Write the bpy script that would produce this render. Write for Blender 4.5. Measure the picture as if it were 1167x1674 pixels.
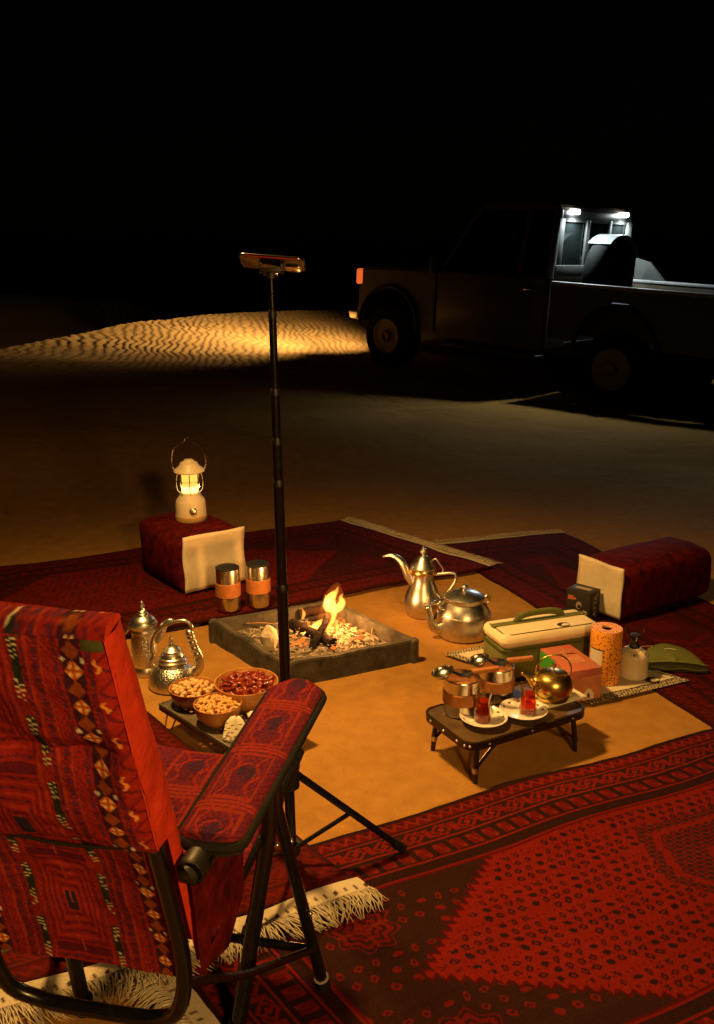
import bpy, bmesh, math, random
import numpy as np
from mathutils import Vector, Matrix
R = math.radians
random.seed(7); rng = np.random.default_rng(11)
for o in list(bpy.data.objects): bpy.data.objects.remove(o)
scene = bpy.context.scene
col = scene.collection

# ------------------------------------------------------------------ camera
F_PX, CAM_H, PITCH, CX, CY = 1500.0, 1.5, R(15.25), 583.5, 837.0      # photo is 1167 x 1674
cam = bpy.data.cameras.new('camera'); cam.sensor_fit = 'HORIZONTAL'; cam.sensor_width = 36.0
cam.lens = 36.0 * F_PX / 1167.0; cam.clip_start = 0.05; cam.clip_end = 2000
cam_o = bpy.data.objects.new('camera', cam); col.objects.link(cam_o)
cam_o.location = (0, 0, CAM_H); cam_o.rotation_euler = (R(90) - PITCH, 0, 0)
scene.camera = cam_o
# ------------------------------------------------------------------ world, moon, exposure
world = bpy.data.worlds.new('World'); scene.world = world; world.use_nodes = True
wn = world.node_tree.nodes; wl = world.node_tree.links
sky = wn.new('ShaderNodeTexSky'); sky.sky_type = 'NISHITA'; sky.sun_disc = False
sky.sun_elevation = R(2); sky.sun_rotation = R(200)
bg = wn['Background']; bg.inputs[1].default_value = 0.0002
wl.new(sky.outputs[0], bg.inputs[0])
sun = bpy.data.lights.new('moon', 'SUN'); sun.energy = 0.002; sun.angle = R(0.5); sun.color = (1, .9, .78)
sun_o = bpy.data.objects.new('moon', sun); col.objects.link(sun_o); sun_o.rotation_euler = (R(55), 0, R(-25))
scene.view_settings.view_transform = 'Standard'; scene.view_settings.look = 'None'
scene.view_settings.exposure = 0.0; scene.view_settings.gamma = 1.0
# lamp strengths (each lamp is built with its own thing further down)
W_STAND, W_BACK, W_FIRE, W_HEAD, W_LED = 570.0, 350.0, 14.0, 1350.0, 26.0
WARM = (1.0, .53, .135)

# ------------------------------------------------------------------ pixel helpers
_U = np.array([0, math.sin(PITCH), math.cos(PITCH)]); _F = np.array([0, math.cos(PITCH), -math.sin(PITCH)]); _O = np.array([0, 0, CAM_H])
def ray(px, py): return _F + np.array([1., 0, 0]) * (px - CX) / F_PX - _U * (py - CY) / F_PX
def P(px, py, z=0.0):
    d = ray(px, py); return Vector(_O + d * ((z - CAM_H) / d[2]))
def mpp(p): return float((np.array(p) - _O) @ _F) / F_PX           # metres per photo pixel at a point
def zfor(x, y, py):                                                  # height of a point over (x, y) that shows at row py
    lo, hi = -1., 3.
    for _ in range(40):
        m = (lo + hi) / 2; v = np.array([x, y, m]) - _O
        r = CY - F_PX * (v @ _U) / (v @ _F)
        if r > py: lo = m
        else: hi = m
    return m

# ------------------------------------------------------------------ materials
def mat(name, c=(.5, .5, .5), rough=.6, metal=0., var=.0, vscale=20., bump=0., bscale=60., c2=None, trans=0., ior=1.45, emit=None, estr=0., coat=0., sheen=0., attr=False, aniso=0., detail=4.):
    m = bpy.data.materials.new(name); m.use_nodes = True
    n = m.node_tree.nodes; l = m.node_tree.links; b = n['Principled BSDF']
    b.inputs['Base Color'].default_value = (*c, 1); b.inputs['Roughness'].default_value = rough; b.inputs['Specular IOR Level'].default_value = .05 if rough >= .78 else .5; b.inputs['Metallic'].default_value = metal
    b.inputs['Transmission Weight'].default_value = trans; b.inputs['IOR'].default_value = ior
    b.inputs['Coat Weight'].default_value = coat; b.inputs['Sheen Weight'].default_value = sheen; b.inputs['Anisotropic'].default_value = aniso
    tc = n.new('ShaderNodeTexCoord')
    src = None
    if attr:
        a = n.new('ShaderNodeAttribute'); a.attribute_name = 'col'; src = a.outputs['Color']; l.new(src, b.inputs['Base Color'])
    if var > 0:
        no = n.new('ShaderNodeTexNoise'); no.inputs['Scale'].default_value = vscale; no.inputs['Detail'].default_value = detail; no.inputs['Roughness'].default_value = .65
        l.new(tc.outputs['Object'], no.inputs['Vector'])
        rm = n.new('ShaderNodeMapRange'); rm.inputs[1].default_value = .3; rm.inputs[2].default_value = .7
        l.new(no.outputs[0], rm.inputs[0])
        mx = n.new('ShaderNodeMix'); mx.data_type = 'RGBA'
        if src is None:
            d = c2 if c2 else tuple(v * (1 - var) for v in c)
            mx.inputs[6].default_value = (*d, 1); mx.inputs[7].default_value = (*c, 1); l.new(rm.outputs[0], mx.inputs[0])
        else:
            mx.blend_type = 'MULTIPLY'; mx.inputs[0].default_value = var; l.new(src, mx.inputs[6]); l.new(rm.outputs[0], mx.inputs[7])
        l.new(mx.outputs[2], b.inputs['Base Color'])
        r2 = n.new('ShaderNodeMapRange'); r2.inputs[3].default_value = max(.02, rough * (1 - .35 * var)); r2.inputs[4].default_value = min(1, rough * (1 + .35 * var))
        l.new(no.outputs[0], r2.inputs[0]); l.new(r2.outputs[0], b.inputs['Roughness'])
    if bump > 0:
        nb = n.new('ShaderNodeTexNoise'); nb.inputs['Scale'].default_value = bscale; nb.inputs['Detail'].default_value = 5
        l.new(tc.outputs['Object'], nb.inputs['Vector'])
        bp = n.new('ShaderNodeBump'); bp.inputs['Strength'].default_value = 1; bp.inputs['Distance'].default_value = bump
        l.new(nb.outputs[0], bp.inputs['Height']); l.new(bp.outputs[0], b.inputs['Normal'])
    if emit:
        b.inputs['Emission Color'].default_value = (*emit, 1); b.inputs['Emission Strength'].default_value = estr
    return m
def voro_bump(m, scale, dist):
    n = m.node_tree.nodes; l = m.node_tree.links; b = n['Principled BSDF']
    tc = n.new('ShaderNodeTexCoord'); v = n.new('ShaderNodeTexVoronoi'); v.inputs['Scale'].default_value = scale
    l.new(tc.outputs['Object'], v.inputs['Vector']); bp = n.new('ShaderNodeBump'); bp.inputs['Distance'].default_value = dist
    l.new(v.outputs['Distance'], bp.inputs['Height']); l.new(bp.outputs[0], b.inputs['Normal']); return m
def voro_dots(m, scale, thr, c, randomness=.8):
    n = m.node_tree.nodes; l = m.node_tree.links; b = n['Principled BSDF']
    tc = n.new('ShaderNodeTexCoord'); v = n.new('ShaderNodeTexVoronoi'); v.inputs['Scale'].default_value = scale; v.inputs['Randomness'].default_value = randomness
    l.new(tc.outputs['Object'], v.inputs['Vector'])
    lt = n.new('ShaderNodeMath'); lt.operation = 'LESS_THAN'; lt.inputs[1].default_value = thr; l.new(v.outputs['Distance'], lt.inputs[0])
    mx = n.new('ShaderNodeMix'); mx.data_type = 'RGBA'; mx.inputs[6].default_value = b.inputs['Base Color'].default_value; mx.inputs[7].default_value = (*c, 1)
    l.new(lt.outputs[0], mx.inputs[0]); l.new(mx.outputs[2], b.inputs['Base Color']); return m
def emis(name, c, s):
    m = bpy.data.materials.new(name); m.use_nodes = True; n = m.node_tree.nodes; n.clear()
    e = n.new('ShaderNodeEmission'); e.inputs[0].default_value = (*c, 1); e.inputs[1].default_value = s
    o = n.new('ShaderNodeOutputMaterial'); m.node_tree.links.new(e.outputs[0], o.inputs[0]); return m

M = {}
M['rug'] = mat('rug_pile', attr=True, rough=.95, var=.45, vscale=260, bump=.0016, bscale=420)
M['cream_rug'] = mat('cream_wool', (.52, .45, .33), .95, var=.35, vscale=90, bump=.001, bscale=300)
M['fabric'] = mat('woven_fabric', attr=True, rough=.9, var=.35, vscale=420, bump=.0007, bscale=900)
M['red_cloth'] = mat('red_cloth', (.55, .045, .02), .8, var=.35, vscale=22, bump=.006, bscale=34)
M['piping'] = mat('black_piping', (.02, .018, .016), .8, var=.3, bump=.0006, bscale=400)
M['black_metal'] = mat('black_metal', (.007, .007, .008), .26, var=.5, vscale=60, bump=.0002, bscale=300)
M['black_plastic'] = mat('black_plastic', (.010, .0095, .009), .5, var=.4, vscale=80)
M['bolt'] = mat('bolt_steel', (.6, .58, .55), .3, 1.)
M['cover'] = mat('dark_red_cover', (.13, .008, .007), .95, var=.9, vscale=24, c2=(.022, .003, .004), bump=.002, bscale=120, detail=8)
M['beige'] = mat('beige_cloth', (.72, .62, .46), .9, var=.15, vscale=30, bump=.0008, bscale=250)
M['steel'] = mat('brushed_steel', (.72, .69, .64), .24, 1., var=.3, vscale=30, bump=.0002, bscale=500)
M['alu'] = mat('aluminium', (.75, .73, .70), .33, 1., var=.4, vscale=25, bump=.0004, bscale=60)
M['silver'] = mat('polished_silver', (.72, .70, .66), .33, 1., var=.3, vscale=40)
M['hammered'] = voro_bump(mat('hammered_silver', (.68, .66, .60), .33, 1.), 150, .0018)
M['brass'] = mat('brass', (.78, .55, .22), .28, 1., var=.3, vscale=30)
M['gold'] = mat('gold_steel', (.80, .57, .17), .29, 1., var=.25, vscale=20)
M['leather'] = mat('tan_leather', (.42, .15, .035), .65, var=.3, vscale=60, bump=.0006, bscale=200)
M['wood'] = mat('acacia_wood', (.62, .27, .075), .45, var=.45, vscale=18, bump=.0003, bscale=60, coat=.2)
M['handle_wood'] = mat('handle_wood', (.48, .17, .04), .5, var=.3, vscale=50)
M['table_top'] = mat('dark_wood', (.12, .07, .032), .35, var=.5, vscale=22, bump=.0003, bscale=80)
M['dark_rim'] = mat('dark_rim', (.05, .032, .02), .3, .6, var=.4)
M['perf'] = mat('perforated_steel', (.22, .19, .14), .5, .6, var=.5, vscale=24)
M['wire'] = mat('wire', (.35, .2, .12), .35, .8)
M['hole'] = mat('hole', (.75, .6, .42), .7)
M['stone'] = mat('fire_pit_metal', (.10, .088, .07), .85, var=.6, vscale=16, bump=.0025, bscale=40)
M['ash'] = mat('ash', (.22, .18, .14), .98, var=.75, vscale=34, bump=.012, bscale=60)
M['ash_flake'] = mat('ash_flake', (.34, .29, .23), .98, var=.4)
M['char'] = mat('charred_wood', (.035, .024, .018), .9, var=.8, vscale=30, bump=.004, bscale=60)
M['stick'] = mat('kindling', (.34, .2, .1), .9, var=.5)
M['ember'] = mat('ember', (.03, .015, .01), .9, bump=.004, bscale=60)
M['coal'] = mat('glowing_coal', (.05, .02, .01), .9, emit=(1, .13, .012), estr=1.6)
M['paper'] = mat('scrap_paper', (.66, .55, .42), .9, var=.3, bump=.003, bscale=50)
M['green'] = mat('olive_fabric', (.15, .165, .055), .85, var=.25, vscale=60, bump=.0008, bscale=500)
M['green_dark'] = mat('dark_olive', (.07, .075, .03), .85, var=.3, vscale=60)
M['cream'] = mat('cream_fabric', (.76, .66, .48), .8, var=.1, vscale=30, bump=.0006, bscale=500)
M['cream_metal'] = mat('cream_enamel', (.74, .64, .47), .38, var=.1, vscale=30)
M['tan_base'] = mat('tan_base', (.5, .32, .14), .5)
M['black_print'] = mat('black_print', (.025, .02, .018), .6)
M['white_print'] = mat('white_print', (.7, .64, .55), .7)
M['grey_print'] = mat('grey_print', (.32, .28, .27), .6)
M['red_print'] = mat('red_print', (.5, .13, .07), .6)
M['matweave'] = mat('mat_weave', (.68, .58, .43), .9, var=.2, vscale=60, bump=.001, bscale=400)
M['matborder'] = voro_dots(mat('mat_border', (.07, .055, .04), .9), 90, .42, (.42, .35, .25), .4)
M['pinkbox'] = mat('pink_card', (.50, .10, .065), .5, var=.55, vscale=14, c2=(.40, .17, .10))
M['pinklight'] = mat('pale_pink_card', (.62, .24, .13), .5, var=.4, vscale=20)
M['greencard'] = mat('green_card', (.06, .36, .04), .5)
M['tube_print'] = voro_dots(mat('orange_dotted_card', (.80, .33, .035), .55), 105, .30, (.16, .04, .01), .75)
M['orange'] = mat('orange_card', (.80, .33, .035), .55)
M['porcelain'] = mat('porcelain', (.78, .73, .66), .2, coat=.3)
M['saucer_dot'] = mat('saucer_dots', (.16, .03, .015), .3)
M['glass'] = mat('clear_glass', (1, 1, 1), .02, trans=1., ior=1.45)
M['tea'] = mat('tea', (.62, .035, .006), .05, trans=.75, ior=1.33, emit=None)
M['date'] = mat('date_skin', (.27, .03, .010), .22, var=.5, vscale=60, bump=.002, bscale=160, coat=.3)
M['nut'] = mat('nut', (.76, .42, .13), .6, var=.3, vscale=50)
M['nut_pale'] = mat('pale_nut', (.72, .50, .24), .6, var=.3, vscale=50)
M['knit'] = mat('white_knit', (.76, .68, .55), .95, bump=.002, bscale=90)
M['towel'] = mat('white_towel', (.76, .68, .54), .95, var=.12, vscale=60, bump=.002, bscale=260)
M['phone'] = mat('phone_body', (.02, .018, .02), .18, .3, coat=.5)
M['phone_edge'] = mat('phone_edge', (.55, .45, .38), .18, 1.)
M['lens'] = mat('camera_lens', (.006, .009, .011), .06, coat=1.)
M['lampglow'] = emis('lantern_glow', (1, .52, .075), 1.5)
M['lampcore'] = emis('lantern_core', (1, .70, .20), 2.8)
M['chrome'] = mat('chrome', (.8, .78, .74), .12, 1.)
M['paint'] = mat('truck_paint', (.055, .038, .021), .55, var=.35, vscale=6, coat=.1)
M['tyre_white'] = mat('tyre_cover_vinyl', (.12, .13, .135), .5, var=.3, vscale=12)
M['paint_white'] = mat('cab_rear_paint', (.045, .047, .043), .4, var=.2, vscale=10)
M['rail'] = mat('lit_bed_rail', (.22, .22, .21), .5, var=.3)  # lighter than the cab paint: work lamp light put into the rail colour
M['rubber'] = mat('rubber', (.012, .012, .012), .85, var=.4, bump=.004, bscale=50)
M['rim'] = mat('wheel_rim', (.15, .115, .05), .6, .2, var=.4)
M['dark_trim'] = mat('dark_trim', (.014, .014, .015), .6, var=.4)
M['truck_glass'] = mat('tinted_glass', (.004, .005, .005), .08)
M['amber'] = mat('amber_lens', (.7, .16, .03), .2, emit=(1, .16, .03), estr=.75)
M['led'] = emis('led_white', (.9, .97, 1.), 30.)
M['headlamp'] = emis('headlamp_lens', (1, .86, .62), 12.)
M['leaf'] = mat('shrub_leaf', (.055, .075, .025), .8, var=.5)
M['bark'] = mat('shrub_bark', (.09, .06, .035), .9)

# sand: one procedural material
def sand_mat():
    m = mat('sand', (.52, .30, .12), .95); n = m.node_tree.nodes; l = m.node_tree.links; b = n['Principled BSDF']
    tc = n.new('ShaderNodeTexCoord')
    def noise(s, d=6):
        x = n.new('ShaderNodeTexNoise'); x.inputs['Scale'].default_value = s; x.inputs['Detail'].default_value = d; l.new(tc.outputs['Object'], x.inputs['Vector']); return x
    n1, n2, n3 = noise(1.3), noise(14), noise(420, 2)
    mx = n.new('ShaderNodeMix'); mx.data_type = 'RGBA'; mx.inputs[6].default_value = (.27, .133, .031, 1); mx.inputs[7].default_value = (.36, .188, .049, 1); l.new(n1.outputs[0], mx.inputs[0])
    m2 = n.new('ShaderNodeMix'); m2.data_type = 'RGBA'; m2.blend_type = 'OVERLAY'; m2.inputs[0].default_value = .28; l.new(mx.outputs[2], m2.inputs[6]); l.new(n2.outputs[0], m2.inputs[7])
    m3 = n.new('ShaderNodeMix'); m3.data_type = 'RGBA'; m3.blend_type = 'OVERLAY'; m3.inputs[0].default_value = .5; l.new(m2.outputs[2], m3.inputs[6]); l.new(n3.outputs[0], m3.inputs[7])
    l.new(m3.outputs[2], b.inputs['Base Color'])
    ad = n.new('ShaderNodeMath'); ad.operation = 'MULTIPLY_ADD'; ad.inputs[1].default_value = .12; l.new(n3.outputs[0], ad.inputs[0]); l.new(n2.outputs[0], ad.inputs[2])
    bp = n.new('ShaderNodeBump'); bp.inputs['Distance'].default_value = .006; l.new(ad.outputs[0], bp.inputs['Height']); l.new(bp.outputs[0], b.inputs['Normal'])
    return m
M['sand'] = sand_mat()

# ------------------------------------------------------------------ mesh kit
def newobj(name, me, material, parent=None, smooth=40):
    if isinstance(material, (list, tuple)):
        for x in material: me.materials.append(x)
    elif material: me.materials.append(material)
    if smooth:
        me.polygons.foreach_set('use_smooth', [True] * len(me.polygons)); me.set_sharp_from_angle(angle=R(smooth))
    o = bpy.data.objects.new(name, me); col.objects.link(o)
    if parent: o.parent = parent
    return o
class MB:
    def __init__(s): s.v = []; s.f = []; s.m = []
    def add(s, v, f, mi=0):
        k = len(s.v); s.v += [tuple(x) for x in v]; s.f += [tuple(i + k for i in q) for q in f]; s.m += [mi] * len(f); return s
    def box(s, c, d, r=0., seg=2, rot=None, mi=0):
        bm = bmesh.new(); bmesh.ops.create_cube(bm, size=1)
        bmesh.ops.scale(bm, vec=d, verts=bm.verts)
        if r > 0: bmesh.ops.bevel(bm, geom=bm.edges[:], offset=r, segments=seg, profile=.5, affect='EDGES')
        if rot is not None: bmesh.ops.transform(bm, matrix=rot, verts=bm.verts)
        bmesh.ops.translate(bm, vec=c, verts=bm.verts)
        bm.verts.index_update(); s.add([v.co[:] for v in bm.verts], [[v.index for v in q.verts] for q in bm.faces], mi); bm.free(); return s
    def lathe(s, prof, n=24, c=(0, 0, 0), mi=0, arc=None, ring=None):
        k = len(prof); v = []; f = []; ms = []
        for r, z in prof:
            for i in range(n):
                a = 2 * math.pi * i / n; v.append((c[0] + r * math.cos(a), c[1] + r * math.sin(a), c[2] + z))
        for j in range(k - 1):
            for i in range(n):
                f.append((j * n + i, j * n + (i + 1) % n, (j + 1) * n + (i + 1) % n, (j + 1) * n + i))
        b = len(s.f); s.add(v, f, mi)
        if ring:                                                    # (row, period, on, material)
            for (row, per, on, m2) in ring:
                for i in range(n):
                    if i % per < on: s.m[b + row * n + i] = m2
        if prof[0][0] > 1e-5: s.add(v[:n], [tuple(range(n))[::-1]], mi)
        if prof[-1][0] > 1e-5: s.add(v[-n:], [tuple(range(n))], mi)
        return s
    def tube(s, pts, r, n=10, smooth=0, mi=0, closed=False, flat=1.):
        pts = [Vector(p) for p in pts]
        rr = list(r) if isinstance(r, (list, tuple)) else [r] * len(pts)
        if smooth:
            q = []; qr = []; L = len(pts)
            for i in range(L - (0 if closed else 1)):
                if closed: p0, p1, p2, p3 = pts[i - 1], pts[i], pts[(i + 1) % L], pts[(i + 2) % L]
                else: p0, p1, p2, p3 = pts[max(i - 1, 0)], pts[i], pts[i + 1], pts[min(i + 2, L - 1)]
                for j in range(smooth):
                    t = j / smooth
                    q.append(.5 * ((2 * p1) + (p2 - p0) * t + (2 * p0 - 5 * p1 + 4 * p2 - p3) * t * t + (3 * p1 - p0 - 3 * p2 + p3) * t ** 3)); qr.append(rr[i] * (1 - t) + rr[(i + 1) % L] * t)
            if not closed: q.append(pts[-1]); qr.append(rr[-1])
            pts, rr = q, qr
        L = len(pts); v = []; f = []
        T = []
        for i in range(L):
            a = pts[(i + 1) % L] if (closed or i < L - 1) else pts[i]; b = pts[i - 1] if (closed or i > 0) else pts[i]
            T.append((a - b).normalized())
        up = Vector((0, 0, 1)) if abs(T[0].z) < .9 else Vector((1, 0, 0))
        N = (up - T[0] * up.dot(T[0])).normalized()
        for i in range(L):
            N = (N - T[i] * N.dot(T[i])).normalized(); B = T[i].cross(N)
            for k in range(n):
                a = 2 * math.pi * k / n; v.append(pts[i] + (N * math.cos(a) * flat + B * math.sin(a)) * rr[i])
        for i in range(L - (0 if closed else 1)):
            j = (i + 1) % L
            for k in range(n): f.append((i * n + k, i * n + (k + 1) % n, j * n + (k + 1) % n, j * n + k))
        if not closed: f.append(tuple(range(n))[::-1]); f.append(tuple(range((L - 1) * n, L * n)))
        return s.add(v, f, mi)
    def prism(s, outline, z0, z1, mi=0):
        n = len(outline); v = [(x, y, z0) for x, y in outline] + [(x, y, z1) for x, y in outline]
        f = [tuple(range(n))[::-1], tuple(range(n, 2 * n))] + [(i, (i + 1) % n, n + (i + 1) % n, n + i) for i in range(n)]
        return s.add(v, f, mi)
    def ball(s, c, rad, n=10, k=7, mi=0, rot=None):
        rx, ry, rz = rad if isinstance(rad, (tuple, list)) else (rad,) * 3
        v = []; f = []
        for j in range(k + 1):
            t = math.pi * j / k
            for i in range(n):
                a = 2 * math.pi * i / n; q = Vector((rx * math.sin(t) * math.cos(a), ry * math.sin(t) * math.sin(a), -rz * math.cos(t)))
                if rot is not None: q = rot @ q
                v.append(q + Vector(c))
        for j in range(k):
            for i in range(n): f.append((j * n + i, j * n + (i + 1) % n, (j + 1) * n + (i + 1) % n, (j + 1) * n + i))
        return s.add(v, f, mi)
    def move(s, mtx): s.v = [tuple(mtx @ Vector(x)) for x in s.v]; return s
    def mesh(s, name):
        me = bpy.data.meshes.new(name); me.from_pydata(s.v, [], s.f); me.validate(clean_customdata=False); return me
    def build(s, name, material, parent=None, smooth=40):
        me = s.mesh(name); o = newobj(name, me, material, parent, smooth)
        if any(s.m) and len(me.polygons) == len(s.m): me.polygons.foreach_set('material_index', s.m)
        return o
def tag(o, label=None, cat=None, group=None, kind=None):
    if label: o['label'] = label
    if cat: o['category'] = cat
    if group: o['group'] = group
    if kind: o['kind'] = kind
    return o
def thing(name, label, cat, loc=(0, 0, 0), rz=0., group=None):
    o = bpy.data.objects.new(name, None); col.objects.link(o); o.empty_display_size = .05
    o.location = loc; o.rotation_euler = (0, 0, rz); return tag(o, label, cat, group)
def rrect(w, d, r, n=5):
    out = []
    for cx, cy, a0 in ((w/2-r, d/2-r, 0), (-w/2+r, d/2-r, 90), (-w/2+r, -d/2+r, 180), (w/2-r, -d/2+r, 270)):
        for i in range(n + 1):
            a = R(a0 + 90 * i / n); out.append((cx + r * math.cos(a), cy + r * math.sin(a)))
    return out
def text(name, s, size, material, parent, loc, rot, thick=.0004):
    cu = bpy.data.curves.new(name, 'FONT'); cu.body = s; cu.size = size; cu.extrude = thick; cu.align_x = 'CENTER'; cu.align_y = 'CENTER'
    t = bpy.data.objects.new(name + '_curve', cu); col.objects.link(t)
    dg = bpy.context.evaluated_depsgraph_get(); me = bpy.data.meshes.new_from_object(t.evaluated_get(dg))
    bpy.data.objects.remove(t); me.materials.clear()
    o = newobj(name, me, material, parent, 0); o.location = loc; o.rotation_euler = rot; return o
def light(kind, name, energy, color, parent, loc, rot=None, **kw):
    l = bpy.data.lights.new(name, kind); l.energy = energy; l.color = color
    for k, v in kw.items(): setattr(l, k, v)
    o = bpy.data.objects.new(name, l); col.objects.link(o); o.parent = parent; o.location = loc
    if rot is not None: o.rotation_euler = rot
    return o

# ------------------------------------------------------------------ value noise for terrain and cloth
def vnoise(x, y, seed=0):
    xi = np.floor(x).astype(int); yi = np.floor(y).astype(int); xf = x - xi; yf = y - yi
    def h(a, b):
        q = (a * 374761393 + b * 668265263 + seed * 1442695) & 0x7fffffff
        q = ((q ^ (q >> 13)) * 1274126177) & 0x7fffffff
        return ((q ^ (q >> 16)) & 0xffff) / 65535.0
    u = xf * xf * (3 - 2 * xf); v = yf * yf * (3 - 2 * yf)
    return (h(xi, yi) * (1 - u) + h(xi + 1, yi) * u) * (1 - v) + (h(xi, yi + 1) * (1 - u) + h(xi + 1, yi + 1) * u) * v
def fbm(x, y, s=0, o=4):
    t = 0; a = .5
    for i in range(o): t = t + a * (vnoise(x * 2 ** i, y * 2 ** i, s + i) - .5); a *= .5
    return t
# ------------------------------------------------------------------ ground
CREST_Z = .65
_cp = [P(-500, 650, CREST_Z), P(-200, 605, CREST_Z), P(0, 566, CREST_Z), P(100, 546, CREST_Z), P(200, 531, CREST_Z), P(300, 519, CREST_Z), P(400, 511, CREST_Z), P(500, 508, CREST_Z), P(600, 507, CREST_Z), P(800, 507, CREST_Z)]
_cp = np.array([[p.x, p.y] for p in _cp]); _e0 = _cp[0] - (_cp[1] - _cp[0]) * 6; _e1 = _cp[-1] + (_cp[-1] - _cp[-2]) * 20
_cp = np.vstack([_e0, _cp, _e1])
def crest_q(x, y):
    best = np.full(x.shape, 1e9); sgn = np.ones(x.shape)
    for a, b in zip(_cp[:-1], _cp[1:]):
        d = b - a; L2 = d @ d; t = np.clip(((x - a[0]) * d[0] + (y - a[1]) * d[1]) / L2, 0, 1)
        ex = x - a[0] - t * d[0]; ey = y - a[1] - t * d[1]; r = np.hypot(ex, ey)
        s = np.where(d[1] * (x - a[0]) - d[0] * (y - a[1]) > 0, 1., -1.)
        m = r < best; best = np.where(m, r, best); sgn = np.where(m, s, sgn)
    return best * sgn
def ground_z(x, y, ripple=True):
    x = np.asarray(x, float); y = np.asarray(y, float); q = crest_q(x, y)
    k = .05; up = CREST_Z * .5 * ((1 - q / 5.0) + np.sqrt((1 - q / 5.0) ** 2 + k * k))
    ridge = 1.25 * np.exp(-((x + 11) / 7.5) ** 2 - ((y - 32) / 5.) ** 2) + .9 * np.exp(-((x + 22) / 8.) ** 2 - ((y - 30) / 6.) ** 2)
    cm_ = np.clip((np.hypot(x * .9, y - 3.2) - 1.9) / 1.8, 0, 1); up = up * cm_ * cm_ * (3 - 2 * cm_)
    down = CREST_Z * .5 * (1 + math.sqrt(1 + k * k)) + .50 * q
    z = np.where(q >= 0, up, np.maximum(down, -.9) + ridge)
    far = np.clip((np.hypot(x, y - 3) - 3) / 8, 0, 1)
    z = z + fbm(x * .35, y * .35, 3) * .16 * far + fbm(x * 1.7, y * 1.7, 9) * .012 + fbm(x * 9, y * 9, 5, 3) * .006
    far2 = np.clip((np.hypot(x, y - 3) - 2.7) / 1.5, 0, 1) * np.clip((q - .8) / 2.5, 0, 1); z = z + far2 * (fbm(x * 2.6, y * 2.6, 14, 3) * .018 + np.minimum(0, fbm(x * 4.5, y * 4.5, 44, 2) + .05) * .05)
    if ripple:
        amp = np.clip((y - 8.3) / 1.2, 0, 1) * np.clip((5.5 - q) / 2, 0, 1) * np.clip((q + 1) / 1, 0, 1)
        ph = x * 56 + y * 10 + fbm(x * .7, y * .6, 21) * 40 + fbm(x * 2.6, y * 2.0, 33) * 13
        w = (ph / (2 * math.pi)) % 1.0
        rip = np.where(w < .34, w / .34, (1 - w) / .66); rip = rip * rip * (3 - 2 * rip)
        z = z + amp * .0088 * (rip - .5) * (.35 + 1.1 * vnoise(x * .8, y * .8, 4))
    return z
def axis(dense, lo, hi, step, far):
    a = list(np.arange(lo, hi, step)); s = step; v = hi
    up = []
    while v < far: up.append(v); s *= 1.25; v += s
    up.append(far); s = step; v = lo - step; dn = []
    while v > -far: dn.append(v); s *= 1.25; v -= s
    dn.append(-far); return np.array(dn[::-1] + a + up)
def piece(*seg):                                                     # (start, step), ..., end; then coarse to the horizon
    pts = []
    for (a, st), nx in zip(seg[:-1], list(seg[1:-1]) + [(seg[-1], 0)]): pts += list(np.arange(a, nx[0] - 1e-6, st))
    end = seg[-1]; up = [end]; st = .06
    while up[-1] < 400: st *= 1.25; up.append(up[-1] + st)
    dn = [pts[0]]; st = .06
    while dn[-1] > -400: st *= 1.25; dn.append(dn[-1] - st)
    return np.array(dn[:0:-1] + pts + up)
gx = piece((-7.0, .05), (-5.2, .0165), (.6, .04), 4.2); gy = piece((.6, .04), (8.5, .034), 18.)
GX, GY = np.meshgrid(gx, gy); GZ = ground_z(GX, GY)
nv, nu = GX.shape
me = bpy.data.meshes.new('ground'); idx = np.arange(nv * nu).reshape(nv, nu)
quads = np.stack([idx[:-1, :-1], idx[:-1, 1:], idx[1:, 1:], idx[1:, :-1]], -1).reshape(-1, 4)
def grid_mesh(me, V, Q):
    me.vertices.add(len(V)); me.vertices.foreach_set('co', np.ascontiguousarray(V, dtype=np.float32).ravel())
    me.loops.add(Q.size); me.loops.foreach_set('vertex_index', np.ascontiguousarray(Q, dtype=np.int32).ravel())
    me.polygons.add(len(Q)); me.polygons.foreach_set('loop_start', np.arange(0, Q.size, 4, dtype=np.int32))
    me.update(); me.validate()
grid_mesh(me, np.stack([GX, GY, GZ], -1).reshape(-1, 3), quads)
tag(newobj('ground', me, M['sand'], smooth=180), kind='structure')
def gz(x, y): return float(ground_z(np.array([float(x)]), np.array([float(y)]), False)[0])

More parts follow.
